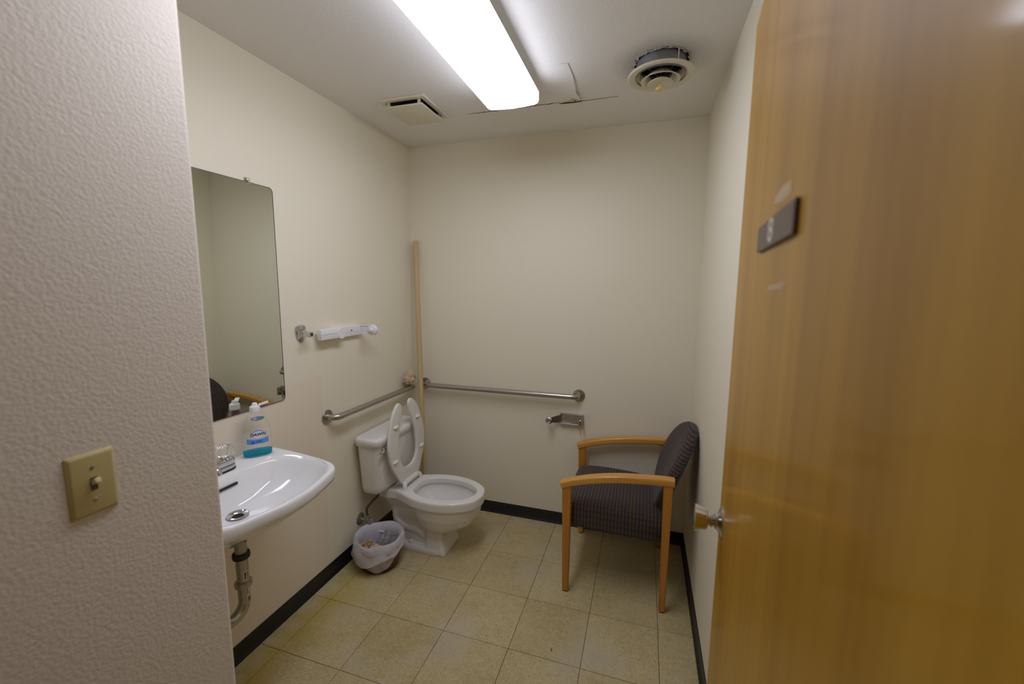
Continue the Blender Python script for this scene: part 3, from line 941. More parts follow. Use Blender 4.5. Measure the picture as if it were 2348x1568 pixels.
# trapway body, narrow, recessed behind the foot
t = bm_new()
loft(t, [qring(-1.42, -1.08, 0, 0.072, 0.02, 0.03), qring(-1.40, -1.08, 0, 0.066, 0.08, 0.03), qring(-1.385, -1.09, 0, 0.064, 0.16, 0.03), qring(-1.40, -1.12, 0, 0.078, 0.24, 0.03), qring(-1.44, -1.15, 0, 0.105, 0.305, 0.03)])
merge(bm, t)
for sgn in (-1, 1):
    t = bm_new()
    yy = TYC + sgn * 0.052
    tube(t, smooth_path([(-1.16, yy, 0.075), (-1.22, yy, 0.105), (-1.30, yy, 0.115), (-1.355, yy, 0.16), (-1.34, yy, 0.225), (-1.27, yy, 0.25)], 6), 0.024, 14)
    merge(bm, t)
bowl = obj('bowl', bm, M_porc, wc)
md = bowl.modifiers.new('fuse', 'REMESH'); md.mode = 'VOXEL'; md.voxel_size = 0.0042; md.use_smooth_shade = True
# cavity cut out of the fused body
inner = [(-1.240, 0.0), (-1.232, 0.060), (-1.19, 0.105), (-1.12, 0.127), (-1.05, 0.129), (-0.97, 0.112), (-0.905, 0.074), (-0.876, 0.030), (-0.871, 0.0)]
bm = bm_new()
loft(bm, [ring3(scaled(inner, -1.10, 0.30, 0.30), 0.165), ring3(scaled(inner, -1.10, 0.52, 0.52), 0.185), ring3(scaled(inner, -1.07, 0.82, 0.84), 0.235), ring3(scaled(inner, -1.07, 1.00, 1.02), 0.280),
          ring3(scaled(inner, -1.07, 1.06, 1.10), 0.302), ring3(scaled(inner, -1.07, 1.055, 1.09), 0.316), ring3(inner, 0.321), ring3(inner, 0.352), ring3(scaled(inner, -1.07, 1.02, 1.04), 0.359), ring3(scaled(inner, -1.07, 1.02, 1.04), 0.38)])
cut = obj('cut_tmp', bm, M_porc)
bo = bowl.modifiers.new('cavity', 'BOOLEAN'); bo.operation = 'DIFFERENCE'; bo.object = cut; bo.solver = 'FAST'
cut.location = (0, 0, 0)
sm = bowl.modifiers.new('soften', 'CORRECTIVE_SMOOTH') if False else bowl.modifiers.new('soften', 'SMOOTH')
sm.factor = 0.5; sm.iterations = 3
dg = bpy.context.evaluated_depsgraph_get()
me = bpy.data.meshes.new_from_object(bowl.evaluated_get(dg))
bowl.modifiers.clear()
bowl.data = me
me.polygons.foreach_set('use_smooth', [True] * len(me.polygons))
if not me.materials: me.materials.append(M_porc)
bpy.data.objects.remove(cut)
bm = bm_new(); loft(bm, [ring3(scaled(inner, -1.10, 0.49, 0.49), 0.180), ring3(scaled(inner, -1.10, 0.50, 0.50), 0.184)])
m, nt, b = nodes('bowl_water'); b.inputs['Base Color'].default_value = (0.55, 0.56, 0.50, 1); b.inputs['Roughness'].default_value = 0.03; b.inputs['Transmission Weight'].default_value = 0.6; b.inputs['IOR'].default_value = 1.33
obj('water', bm, m, wc)
for sgn in (-1, 1):
    bm = lathe(bm_new(), [(0.014, 0.0), (0.0145, 0.012), (0.011, 0.020), (0.004, 0.023)], (-1.243, TYC + sgn * 0.083, 0.030), seg=20)
    obj('bolt_cap', bm, M_porc, wc)
# tank
def tring(x0, x1, hy, z, r, bow=0.0, n=6):
    out_ = []
    for x, y in rrect(x0, -hy, x1, hy, r, n):
        f = 1 - (y / hy) ** 2
        out_.append(Vector((x + (bow * f if x > (x0 + x1) / 2 else 0), TYC - 0.008 + y, z)))
    return out_
bm = bm_new()
def tank_half(x):
    return x
loft(bm, [tring(-1.478, -1.372, 0.190, 0.362, 0.030, 0, 3), tring(-1.485, -1.360, 0.202, 0.372, 0.040, 0, 3), tring(-1.490, -1.354, 0.208, 0.40, 0.044, 0, 3), tring(-1.496, -1.346, 0.220, 0.60, 0.044, 0, 3), tring(-1.498, -1.344, 0.224, 0.652, 0.044, 0, 3)])
obj('tank', bm, M_porc, wc, smooth=60)
bm = bm_new()
loft(bm, [tring(-1.499, -1.342, 0.228, 0.648, 0.04), tring(-1.502, -1.336, 0.235, 0.652, 0.045), tring(-1.502, -1.334, 0.237, 0.682, 0.045), tring(-1.500, -1.337, 0.234, 0.690, 0.045), tring(-1.494, -1.345, 0.227, 0.695, 0.045), tring(-1.48, -1.36, 0.21, 0.6965, 0.045)])
obj('tank_lid', bm, M_porc, wc, smooth=60)
bm = lathe(bm_new(), [(0.013, -0.002), (0.0135, 0.004), (0.010, 0.009), (0.004, 0.012)], (-1.343, 1.908, 0.626), (1, 0, 0), 20)
tube(bm, [(-1.332, 1.910, 0.627), (-1.328, 1.895, 0.626), (-1.328, 1.868, 0.623), (-1.330, 1.852, 0.622)], [0.008, 0.0075, 0.0085, 0.004], 12)
obj('flush_lever', bm, M_chrome, wc, label='chrome flush lever')
bm = bm_new()
tube(bm, [(-1.44, 1.935, 0.366), (-1.44, 1.935, 0.345), (-1.44, 1.938, 0.330)], [0.010, 0.010, 0.006], 12)
obj('tank_bolt', bm, M_galv, wc)
# raised open front seat
S0 = Vector((-1.286, TYC, 0.383)); S1 = Vector((-1.312, TYC, 0.866))
su = (S1 - S0).normalized(); sn = Vector((su.z, 0, -su.x))
def spt(a, c, d_):
    return S0 + Vector((0, a, 0)) + su * c + sn * d_
oc = [(0.0, 0.0), (0.060, 0.0), (0.088, 0.006), (0.108, 0.030), (0.138, 0.075), (0.170, 0.130), (0.187, 0.190), (0.189, 0.262), (0.164, 0.350), (0.137, 0.412), (0.112, 0.446), (0.088, 0.468), (0.066, 0.478), (0.048, 0.470), (0.039, 0.450)]
ic = [(0.046, 0.40), (0.070, 0.345), (0.090, 0.27), (0.096, 0.185), (0.086, 0.138), (0.060, 0.103), (0.030, 0.089), (0.0, 0.086)]
right = [(p_.x, p_.y) for p_ in smooth_path([(a, c, 0) for a, c in oc + ic], 4)]
poly = right + [(-a, c) for a, c in right[::-1]][1:-1]
bm = bm_new()
prism(bm, poly, spt, -0.018, 0.0, 0.005, 3)
seat = obj('seat', bm, M_seat, wc, smooth=40)
for a, c in ((-0.114, 0.352), (0.120, 0.350), (-0.144, 0.160), (0.146, 0.157)):
    t = bmesh.new()
    bmesh.ops.create_uvsphere(t, u_segments=18, v_segments=10, radius=1)
    for v_ in t.verts:
        k = v_.co.copy()
        v_.co = spt(a + k.x * 0.025, c + k.y * 0.0115 , k.z * 0.012)
    obj('bumper', t, M_seat, seat, smooth=180)
bm = bm_new()
tube(bm, [(-1.284, TYC - 0.062, 0.388), (-1.284, TYC + 0.062, 0.388)], 0.0155, 18)
hg = obj('seat_hinge', bm, M_seat, wc)
for sgn in (-1, 1):
    bm = bm_new()
    tube(bm, elbow_path([(-1.284, TYC + sgn * 0.060, 0.387), (-1.278, TYC + sgn * 0.084, 0.385), (-1.272, TYC + sgn * 0.088, 0.358)], 0.016, 6), 0.0138, 14)
    lathe(bm, [(0.017, 0), (0.017, 0.003), (0.014, 0.005)], (-1.272, TYC + sgn * 0.088, 0.357), seg=18)
    obj('hinge_post', bm, M_seat, hg)

# shut-off valve and supply hose
vy, vz = 1.905, 0.190
val = thing('shutoff_valve', 'tarnished water valve and dark hose low on the wall beside the toilet', 'valve', (XL, vy, vz))
bm = lathe(bm_new(), [(0.034, 0.0), (0.034, 0.004), (0.020, 0.010), (0.012, 0.011)], (XL, vy, vz), (1, 0, 0), 28)
obj('wall_flange', bm, M_tarn, val)
bm = bm_new()
tube(bm, [(XL + 0.008, vy, vz), (XL + 0.060, vy, vz)], 0.0095, 14)
lathe(bm, [(0.013, -0.012), (0.015, -0.008), (0.015, 0.010), (0.011, 0.016), (0.009, 0.030)], (XL + 0.050, vy, vz), (0, 0, 1), 8)
obj('valve_body', bm, M_tarn, val)
bm = lathe(bm_new(), [(0.004, 0.0), (0.005, 0.010), (0.017, 0.012), (0.017, 0.018), (0.004, 0.020)], (XL + 0.060, vy, vz), (1, -0.2, 0), 16)
obj('valve_handle', bm, M_tarn, val)
bm = bm_new()
tube(bm, smooth_path([(XL + 0.050, vy, vz + 0.028), (XL + 0.048, vy + 0.002, vz + 0.07), (XL + 0.075, vy + 0.02, vz + 0.11), (XL + 0.100, vy + 0.038, vz + 0.14), (XL + 0.105, vy + 0.042, vz + 0.171)], 8), 0.0072, 12)
obj('supply_hose', bm, M_hose, val, label='dark braided hose')

# ------------------------------------------------------------------ waste bin, liner, rubbish
BX, BY, BH = -1.338, 1.832, 0.168
bm = bm_new()
lathe(bm, [(0.096, 0.0), (0.100, 0.004), (0.117, BH - 0.034), (0.119, BH - 0.030), (0.116, BH - 0.030), (0.097, 0.006), (0.0, 0.005)], (BX, BY, 0.0), seg=40)
o = obj('waste_bin', bm, M_red, loc=(BX, BY, 0))
tag(o, 'small dark red waste bin under its white liner', 'bin')
bm = bm_new()
seg = 72
ca = math.atan2(-BY, -BX)                          # the side turned towards the doorway
def hem(a):
    f = 0.5 + 0.5 * math.cos(a - ca + 0.3)
    return 0.110 - 0.090 * f ** 1.5 + 0.010 * math.sin(3 * a + 1) + 0.003 * math.sin(7 * a)
rings = []
for k, (kind, f) in enumerate([('out', 1.0), ('out', 0.92), ('out', 0.84), ('out', 0.76), ('out', 0.68), ('out', 0.6), ('out', 0.52), ('out', 0.44), ('out', 0.36), ('out', 0.28), ('out', 0.2), ('out', 0.12), ('out', 0.05), ('rim', 0), ('in', 0.08), ('in', 0.25), ('in', 0.45), ('in', 0.65), ('in', 0.8)]):
    ring = []
    for i in range(seg):
        a = 2 * PI * i / seg
        zt = BH + 0.006 + 0.005 * math.sin(2 * a + 0.5) + 0.003 * math.sin(5 * a)
        wr = 0.010 * (0.4 - abs(noise.noise(Vector((math.cos(a) * 1.7 + 3, math.sin(a) * 1.7, f * 4.0 + math.cos(a - ca) * 1.2))))) + 0.005 * noise.noise(Vector((math.cos(a) * 3, math.sin(a) * 3, f * 6)))
        if kind == 'out':
            z = zt + (hem(a) - zt) * f
            slack = 0.011 * math.sin(PI * min(1, f * 1.0)) * (0.6 + 0.4 * math.cos(a - ca)) 
            r = 0.131 - 0.030 * f + slack + wr * (0.7 + 1.6 * f)
        elif kind == 'rim':
            z = zt + 0.003; r = 0.125 + wr * 0.4
        else:
            z = zt - (BH - 0.01) * f; r = 0.112 - 0.026 * f + wr * 0.5
        ring.append(Vector((BX + r * math.cos(a), BY + r * math.sin(a), max(z, 0.008))))
    rings.append(ring)
loft(bm, rings, False, True)
o = obj('bin_liner', bm, M_bag, loc=(BX, BY, 0.0), smooth=80)
bm = bm_new()
rings = []
for k, f in enumerate((0.0, 0.12, 0.3, 0.5, 0.7, 0.86, 1.0)):
    ring = []
    for i in range(seg):
        a = 2 * PI * i / seg
        zt = BH + 0.010 + 0.005 * math.sin(2 * a + 0.5) + 0.003 * math.sin(5 * a)
        g_ = 0.5 + 0.5 * math.cos(a - ca + 0.9)
        zh = BH - 0.030 - 0.075 * g_ ** 1.6 + 0.006 * math.sin(5 * a)
        wr = 0.009 * noise.noise(Vector((math.cos(a) * 2.0 + 7, math.sin(a) * 2.0, f * 2.5))) + 0.004 * noise.noise(Vector((math.cos(a) * 5, math.sin(a) * 5, f * 5)))
        r = 0.1275 + 0.020 * f ** 0.7 - 0.008 * f * f + wr * (0.2 + f)
        ring.append(Vector((BX + r * math.cos(a), BY + r * math.sin(a), zt + (zh - zt) * f)))
    rings.append(ring)
loft(bm, rings, False, False)
obj('folded_band', bm, M_bag, o, smooth=80, recalc=False)
tag(o, 'milky white plastic liner draped over the waste bin rim', 'bag')
bm = crumple(bm_new(), (BX - 0.035, BY - 0.055, 0.128), 0.032, 0.75, 8.3, (1, 0.9, 0.8), 3)
tag(obj('paper_scrap', bm, M_brownpaper, loc=(BX - 0.035, BY - 0.055, 0.10), smooth=8), 'brown crumpled paper scrap on the left inside the bin', 'paper')
bm = crumple(bm_new(), (BX + 0.018, BY - 0.060, 0.122), 0.028, 0.75, 1.7, (1, 1, 0.7), 3)
tag(obj('paper_scrap', bm, M_palepaper, loc=(BX + 0.018, BY - 0.060, 0.10), smooth=10), 'paler crumpled paper scrap beside the brown one in the bin', 'paper')
bm = crumple(bm_new(), (BX + 0.035, BY + 0.020, 0.115), 0.056, 0.7, 5.2, (1, 1, 0.6), 4)
tag(obj('plastic_wrap', bm, M_wrap, loc=(BX + 0.035, BY + 0.020, 0.08), smooth=8), 'clear crinkled plastic wrap heaped in the bin', 'wrapper')
bm = crumple(bm_new(), (BX, BY, 0.055), 0.080, 0.3, 2.2, (1, 1, 0.55), 3)
tag(obj('rubbish_filling', bm, simple('grey_rubbish', (0.36, 0.31, 0.27), 0.9, var=0.4, scale=40), loc=(BX, BY, 0.01), smooth=10), 'dull grey rubbish filling the bottom of the bin', 'rubbish')

# ================================================================== SINK
SY = 1.020
SR = 0.847
sink = thing('wall_sink', 'white wall hung sink with a bowed front edge', 'sink', (XL, SY, SR - 0.15))
half = [(0.0, 0.0), (0.0, 0.302), (0.02, 0.305), (0.15, 0.292), (0.30, 0.270), (0.39, 0.247), (0.425, 0.222), (0.440, 0.195), (0.462, 0.12), (0.478, 0.05), (0.481, 0.0)]
def sink_ring(tab, z, dx=0.0, n=44):
    hf = smooth_path([(x, h_, 0) for x, h_ in tab], 8)
    L_ = [0.0]
    for p0, p1 in zip(hf, hf[1:]): L_.append(L_[-1] + (p1 - p0).length)
    res = []
    for k in range(n):
        s = L_[-1] * k / (n - 1)
        for i in range(len(L_) - 1):
            if L_[i] <= s <= L_[i + 1] + 1e-9:
                f = (s - L_[i]) / max(1e-9, L_[i + 1] - L_[i])
                res.append(hf[i].lerp(hf[i + 1], f)); break
    up = [Vector((XL + p_.x + dx, SY + p_.y, z(p_.x, p_.y) if callable(z) else z)) for p_ in res]
    dn = [Vector((q.x, 2 * SY - q.y, q.z)) for q in up][::-1]
    return up + dn[1:-1]
def sc(tab, sx, sy, x0=0.0):
    return [(x0 + x * sx, h_ * sy) for x, h_ in tab]
def inset(tab, b_, s_, f_):
    """shrink: back gap b_, side gap s_, front gap f_."""
    xm = tab[-1][0]
    return [(b_ + x / xm * (xm - b_ - f_), h_ * (0.305 - s_) / 0.305) for x, h_ in tab]
basin_t = [(0.0, 0.0), (0.006, 0.10), (0.03, 0.185), (0.09, 0.222), (0.17, 0.224), (0.25, 0.206), (0.29, 0.178), (0.318, 0.13), (0.334, 0.065), (0.339, 0.0)]
def bas(b_, sx, sy):
    return [(b_ + x * sx, h_ * sy) for x, h_ in basin_t]
bm = bm_new()
rings = [
    sink_ring(sc(half, 0.62, 0.62), SR - 0.155), sink_ring(sc(half, 0.80, 0.80), SR - 0.115), sink_ring(sc(half, 0.93, 0.92), SR - 0.068), sink_ring(sc(half, 0.975, 0.965), SR - 0.050),
    sink_ring(sc(half, 0.995, 0.99), SR - 0.042), sink_ring(half, SR - 0.030), sink_ring(half, SR - 0.010), sink_ring(sc(half, 0.992, 0.988), SR - 0.002), sink_ring(sc(half, 0.98, 0.968), SR),
    sink_ring(bas(0.110, 1.02, 1.15), SR - 0.003), sink_ring(bas(0.116, 0.99, 1.10), SR - 0.012), sink_ring(bas(0.122, 0.95, 1.04), SR - 0.035), sink_ring(bas(0.132, 0.84, 0.88), SR - 0.075),
    sink_ring(bas(0.142, 0.66, 0.62), SR - 0.105), sink_ring(bas(0.155, 0.40, 0.32), SR - 0.118), sink_ring(bas(0.172, 0.14, 0.11), SR - 0.124)]
loft(bm, rings)
o = obj('basin', bm, M_porc_sink, sink, smooth=70)
DRX, DRY, DRZ = XL + 0.196, SY, SR - 0.1195
bm = lathe(bm_new(), [(0.034, 0.001), (0.0345, 0.004), (0.031, 0.0052), (0.022, 0.002), (0.018, -0.003), (0.0178, -0.012)], (DRX, DRY, DRZ), seg=40, cap0=False, cap1=False)
dr = obj('drain_flange', bm, M_chrome, sink)
bm = lathe(bm_new(), [(0.0179, -0.0035), (0.0001, -0.0036)], (DRX, DRY, DRZ), seg=24, cap0=False)
obj('drain_hole', bm, M_dark, dr)
# overflow slot in the back slope of the basin
bm = bm_new()
ox, oz = XL + 0.1255, SR - 0.0385
prism(bm, rrect(SY - 0.038, -0.005, SY + 0.062, 0.005, 0.0048, 4), lambda a, c, d_: Vector((ox + 0.002 + d_ * 0.9 - c * 0.25, a, oz + d_ * 0.4 + c)), 0.0, 0.0022)
obj('overflow_slot', bm, M_black, sink)

# faucet with acrylic handles
FXc = XL + 0.062
fau = thing('faucet', 'chrome sink faucet with clear acrylic knobs', 'faucet', (FXc, SY, SR))
FY = 0.988
bm = bm_new()
prism(bm, rrect(FY - 0.136, FXc - 0.029, FY + 0.136, FXc + 0.029, 0.0285, 8), lambda a, c, d_: Vector((c, a, d_)), SR - 0.001, SR + 0.006, 0.001, 1)
obj('gasket', bm, M_black, fau)
bm = bm_new()
prism(bm, rrect(FY - 0.135, FXc - 0.028, FY + 0.135, FXc + 0.028, 0.0275, 8), lambda a, c, d_: Vector((c, a, d_)), SR + 0.005, SR + 0.018, 0.002, 2)
obj('faucet_base', bm, M_chrome, fau, smooth=40)
bm = bm_new()
prism(bm, rrect(FY - 0.134, FXc - 0.026, FY + 0.134, FXc + 0.026, 0.0255, 8), lambda a, c, d_: Vector((c, a, d_)), SR + 0.016, SR + 0.044, 0.008, 3)
obj('faucet_body', bm, M_chrome, fau, smooth=40)
bm = bm_new()
pth = elbow_path([(FXc + 0.004, FY, SR + 0.030), (FXc + 0.030, FY, SR + 0.052), (FXc + 0.098, FY, SR + 0.052), (FXc + 0.102, FY, SR + 0.034)], 0.016, 6)
tube(bm, pth, [0.017 - 0.006 * k / (len(pth) - 1) for k in range(len(pth))], 18)
obj('spout', bm, M_chrome, fau)
for sgn in (-1, 1):
    yy = FY + sgn * 0.102
    bm = lathe(bm_new(), [(0.014, 0.040), (0.013, 0.050), (0.009, 0.054)], (FXc, yy, SR), seg=20)
    obj('handle_stem', bm, M_chrome, fau)
    bm = bm_new()
    prof = [(0.013, 0.050), (0.026, 0.056), (0.0295, 0.064), (0.0295, 0.078), (0.026, 0.088), (0.014, 0.093)]
    rings = []
    for r_, z_ in prof:
        rings.append([Vector((FXc + r_ * (1 + 0.08 * math.cos(8 * 2 * PI * i / 48)) * math.cos(2 * PI * i / 48), yy + r_ * (1 + 0.08 * math.cos(8 * 2 * PI * i / 48)) * math.sin(2 * PI * i / 48), SR + z_)) for i in range(48)])
    loft(bm, rings)
    obj('handle_knob', bm, M_acryl, fau, smooth=30, label='clear faceted acrylic knob')

# drain pipe and trap
dp = thing('drain_pipe', 'tarnished metal drain trap under the sink', 'pipe', (DRX, SY, 0.40))
bm = lathe(bm_new(), [(0.024, 0.0), (0.026, 0.010), (0.026, 0.045), (0.022, 0.050)], (DRX, SY, 0.640), seg=28)
tube(bm, [(DRX, SY + 0.02, 0.667), (DRX + 0.002, SY + 0.043, 0.668)], 0.008, 10)
tube(bm, [(DRX, SY - 0.02, 0.667), (DRX, SY - 0.050, 0.662)], 0.009, 10)
obj('drain_body', bm, M_tarn, dp)
bm = bm_new(); tube(bm, [(DRX, SY, 0.645), (DRX, SY, 0.470)], 0.0195, 24)
tp = obj('tailpiece', bm, M_tarn, dp)
for zz, mt in ((0.578, M_black), (0.470, M_tarn)):
    bm = lathe(bm_new(), [(0.020, -0.010), (0.0265, -0.009), (0.028, -0.004), (0.028, 0.006), (0.0265, 0.010), (0.020, 0.011)], (DRX, SY, zz), seg=28)
    obj('slip_nut', bm, mt, dp, label='black slip nut' if mt is M_black else None)
bm = bm_new()
pth = [Vector((DRX, SY, 0.470)), Vector((DRX, SY, 0.408))]
for k in range(1, 13):
    a = PI * k / 12
    pth.append(Vector((DRX - 0.0, SY - 0.050 + 0.050 * math.cos(a), 0.408 - 0.046 * math.sin(a))))
pth.append(Vector((DRX, SY - 0.100, 0.46)))
tube(bm, pth, 0.0195, 22)
obj('trap_bend', bm, M_tarn, dp)
bm = bm_new()
pth = elbow_path([(DRX, SY - 0.100, 0.455), (DRX, SY - 0.100, 0.51), (XL + 0.002, SY - 0.100, 0.51)], 0.035, 8)
tube(bm, pth, 0.0195, 20)
obj('wall_arm', bm, M_tarn, dp)
vd = Vector((-DRX, -SY, 0)).normalized()             # towards the doorway
def pipe_sticker(z0, z1, a0, a1, nm):
    t = bm_new()
    base = math.atan2(vd.y, vd.x)
    r0, r1 = [], []
    for k in range(7):
        a = base + a0 + (a1 - a0) * k / 6
        r0.append(t.verts.new((DRX + 0.0199 * math.cos(a), SY + 0.0199 * math.sin(a), z0)))
        r1.append(t.verts.new((DRX + 0.0199 * math.cos(a), SY + 0.0199 * math.sin(a), z1)))
    for k in range(6):
        t.faces.new((r0[k], r0[k + 1], r1[k + 1], r1[k]))
    return t
s1 = obj('paper_sticker', pipe_sticker(0.486, 0.524, 0.0, 1.15, ''), M_sticker, dp, recalc=False)
s2 = obj('paper_sticker', pipe_sticker(0.400, 0.458, 0.35, 1.15, ''), M_sticker, dp, recalc=False)
bm = bm_new()
base_a = math.atan2(vd.y, vd.x)
for (aa, z0, z1, w0) in ((0.35, 0.492, 0.518, 0.0022), (0.80, 0.490, 0.518, 0.0014)):
    a = base_a + aa
    q = Vector((DRX + 0.0202 * math.cos(a), SY + 0.0202 * math.sin(a), 0))
    tg = Vector((-math.sin(a), math.cos(a), 0)); nn = Vector((math.cos(a), math.sin(a), 0))
    vs_ = [bm.verts.new(q + tg * s_ + Vector((0, 0, z_))) for s_, z_ in ((-w0 * .6, z0), (w0 * .6, z0), (w0 * 1.4, z1), (-w0, z1))]
    bm.faces.new(vs_)
obj('sticker_print', bm, M_black, s1, smooth=0, recalc=False)
bm = bm_new()
for (aa, z0, z1, w0) in ((0.55, 0.436, 0.455, 0.0018), (0.75, 0.405, 0.424, 0.005)):
    a = base_a + aa
    q = Vector((DRX + 0.0203 * math.cos(a), SY + 0.0203 * math.sin(a), 0))
    tg = Vector((-math.sin(a), math.cos(a), 0))
    bm.faces.new([bm.verts.new(q + tg * s_ + Vector((0, 0, z_))) for s_, z_ in ((-w0, z0), (w0, z0), (w0, z1), (-w0, z1))])
obj('sticker_print', bm, simple('sticker_grey', (0.20, 0.20, 0.16), 0.6), s2, smooth=0, recalc=False)

# ------------------------------------------------------------------ dish soap bottle
QX, QY, QZ = XL + 0.058, 1.232, SR + 0.0006
bn = Vector((0.80, -0.60, 0)).normalized()           # the printed face
bu = Vector((-bn.y, bn.x, 0))                        # to the right of the print
bot = thing('soap_bottle', 'clear dish soap bottle with a little blue liquid on the sink', 'bottle', (QX, QY, QZ))
#         z      half width, half depth, sideways shift
bprof = [(0.000, 0.046, 0.024), (0.003, 0.049, 0.027), (0.015, 0.051, 0.029), (0.045, 0.0515, 0.030), (0.085, 0.0515, 0.030), (0.115, 0.048, 0.029), (0.140, 0.041, 0.026), (0.160, 0.032, 0.022), (0.174, 0.022, 0.0185), (0.183, 0.0165, 0.0165), (0.192, 0.0160, 0.0160)]
def brow(z):
    for (z0, a0, b0), (z1, a1, b1) in zip(bprof, bprof[1:]):
        if z0 <= z <= z1:
            f = (z - z0) / (z1 - z0)
            return a0 + (a1 - a0) * f, b0 + (b1 - b0) * f
    return bprof[-1][1:]
def bring(z, g=0.0, n=40):
    a, c = brow(z)
    a -= g; c -= g
    out_ = []
    for k in range(n):
        t = 2 * PI * k / n
        ct, st2 = math.cos(t), math.sin(t)
        e = 0.8
        out_.append(Vector((QX, QY, QZ + z)) + bu * (a * math.copysign(abs(ct) ** e, ct)) + bn * (c * math.copysign(abs(st2) ** e, st2)))
    return out_
bm = bm_new()
zs = [0, 0.003, 0.008, 0.015, 0.03, 0.045, 0.065, 0.085, 0.10, 0.115, 0.13, 0.14, 0.15, 0.16, 0.168, 0.174, 0.183, 0.192]
loft(bm, [bring(z) for z in zs], True, False)
obj('bottle_body', bm, M_bottle, bot, smooth=60)
bm = bm_new()
zl = [0.002, 0.005, 0.009, 0.013, 0.017, 0.020]
rings = [bring(z, 0.0012) for z in zl]
loft(bm, rings)
obj('soap_liquid', bm, M_liquid, bot, smooth=40, label='bright blue liquid')
bm = bm_new()
lathe(bm, [(0.0185, 0.178), (0.019, 0.180), (0.019, 0.196), (0.0175, 0.200), (0.011, 0.204), (0.009, 0.212), (0.007, 0.214)], (QX, QY, QZ), seg=28)
cap = obj('bottle_cap', bm, M_wplast, bot)
bm = bm_new()
tilt = Matrix.Translation(Vector((QX, QY, QZ + 0.203)) + bu * 0.013) @ Matrix.Rotation(math.atan2(bu.y, bu.x), 4, 'Z') @ Matrix.Rotation(R(-14), 4, 'Y')
box(bm, (0, -0.0085, -0.004), (0.036, 0.0085, 0.0035), 0.0025, 2, mat=tilt)
obj('flip_lid', bm, M_wplast, cap)
def on_bottle(u_, z_, off):
    a, c = brow(z_)
    f = max(0.0, 1 - (abs(u_) / a) ** (2 / 0.8)) ** (0.8 / 2)
    return Vector((QX, QY, QZ + z_)) + bu * u_ + bn * (c * f + off)
def decal(poly_fn, nu, nv, off, name, mat, par, label=None):
    t = bm_new()
    grid = [[t.verts.new(on_bottle(*poly_fn(i / nu, j / nv), off)) for i in range(nu + 1)] for j in range(nv + 1)]
    for j in range(nv):
        for i in range(nu):
            t.faces.new((grid[j][i], grid[j][i + 1], grid[j + 1][i + 1], grid[j + 1][i]))
    return obj(name, t, mat, par, smooth=60, recalc=False, label=label)
def ellip(u0, z0, ru, rz):
    def f(i, j):
        yv = -1 + 2 * j
        hw2 = math.sqrt(max(0, 1 - yv * yv)) + 0.02
        return (u0 + (i * 2 - 1) * ru * hw2, z0 + yv * rz)
    return f
lab = decal(ellip(0.004, 0.094, 0.019, 0.0155), 12, 14, 0.0006, 'front_label', M_lblue, bot, label='oval label reading DAWN')
decal(ellip(0.004, 0.0915, 0.0185, 0.0145), 12, 14, 0.0009, 'label_oval', M_lwhite, lab)
band = decal(lambda i, j: (-0.036 + 0.074 * i, 0.0545 + 0.018 * j + 0.006 * ((i - 0.5) * 2) ** 2 - (0.004 * abs(i - .5) * 2 * (1 - j))), 16, 3, 0.0006, 'label_band', M_lblue, bot, label='blue band reading 2X')
def btext(s, size, u0, z0, off, bold, name, mat, par, sxx=1.0):
    t = text_mesh(s, size, bold)
    for v_ in t.verts:
        v_.co = on_bottle(u0 + v_.co.x * sxx, z0 + v_.co.y, off)
    return obj(name, t, mat, par, smooth=0, recalc=False)
btext('DAWN', 0.0155, 0.003, 0.092, 0.0013, 0.0006, 'label_print', M_ink, lab, 1.05)
btext('2X', 0.011, -0.016, 0.062, 0.0011, 0.0004, 'band_print', M_ink, band)
decal(lambda i, j: (-0.006 + 0.024 * i, 0.0595 + 0.0035 * j), 4, 1, 0.0010, 'band_line', M_ink, band) if False else None
for zz in (0.0595, 0.0628, 0.0660):
    decal(lambda i, j, zz=zz: (-0.005 + 0.020 * i, zz + 0.0014 * j), 4, 1, 0.0010, 'band_line', simple('band_ink', (0.03, 0.09, 0.40), 0.5), band)
nl = decal(ellip(0.006, 0.1545, 0.0235, 0.0085), 10, 8, 0.0006, 'neck_label', simple('neck_grey', (0.20, 0.21, 0.33), 0.4), bot, label='dark neck label reading 2X')
btext('2X', 0.0105, -0.004, 0.1550, 0.0012, 0.0003, 'neck_print', M_lwhite, nl)
decal(lambda i, j: (0.014 + 0.010 * i, 0.149 + 0.011 * j), 3, 2, 0.0011, 'neck_mark', M_lgreen, nl)

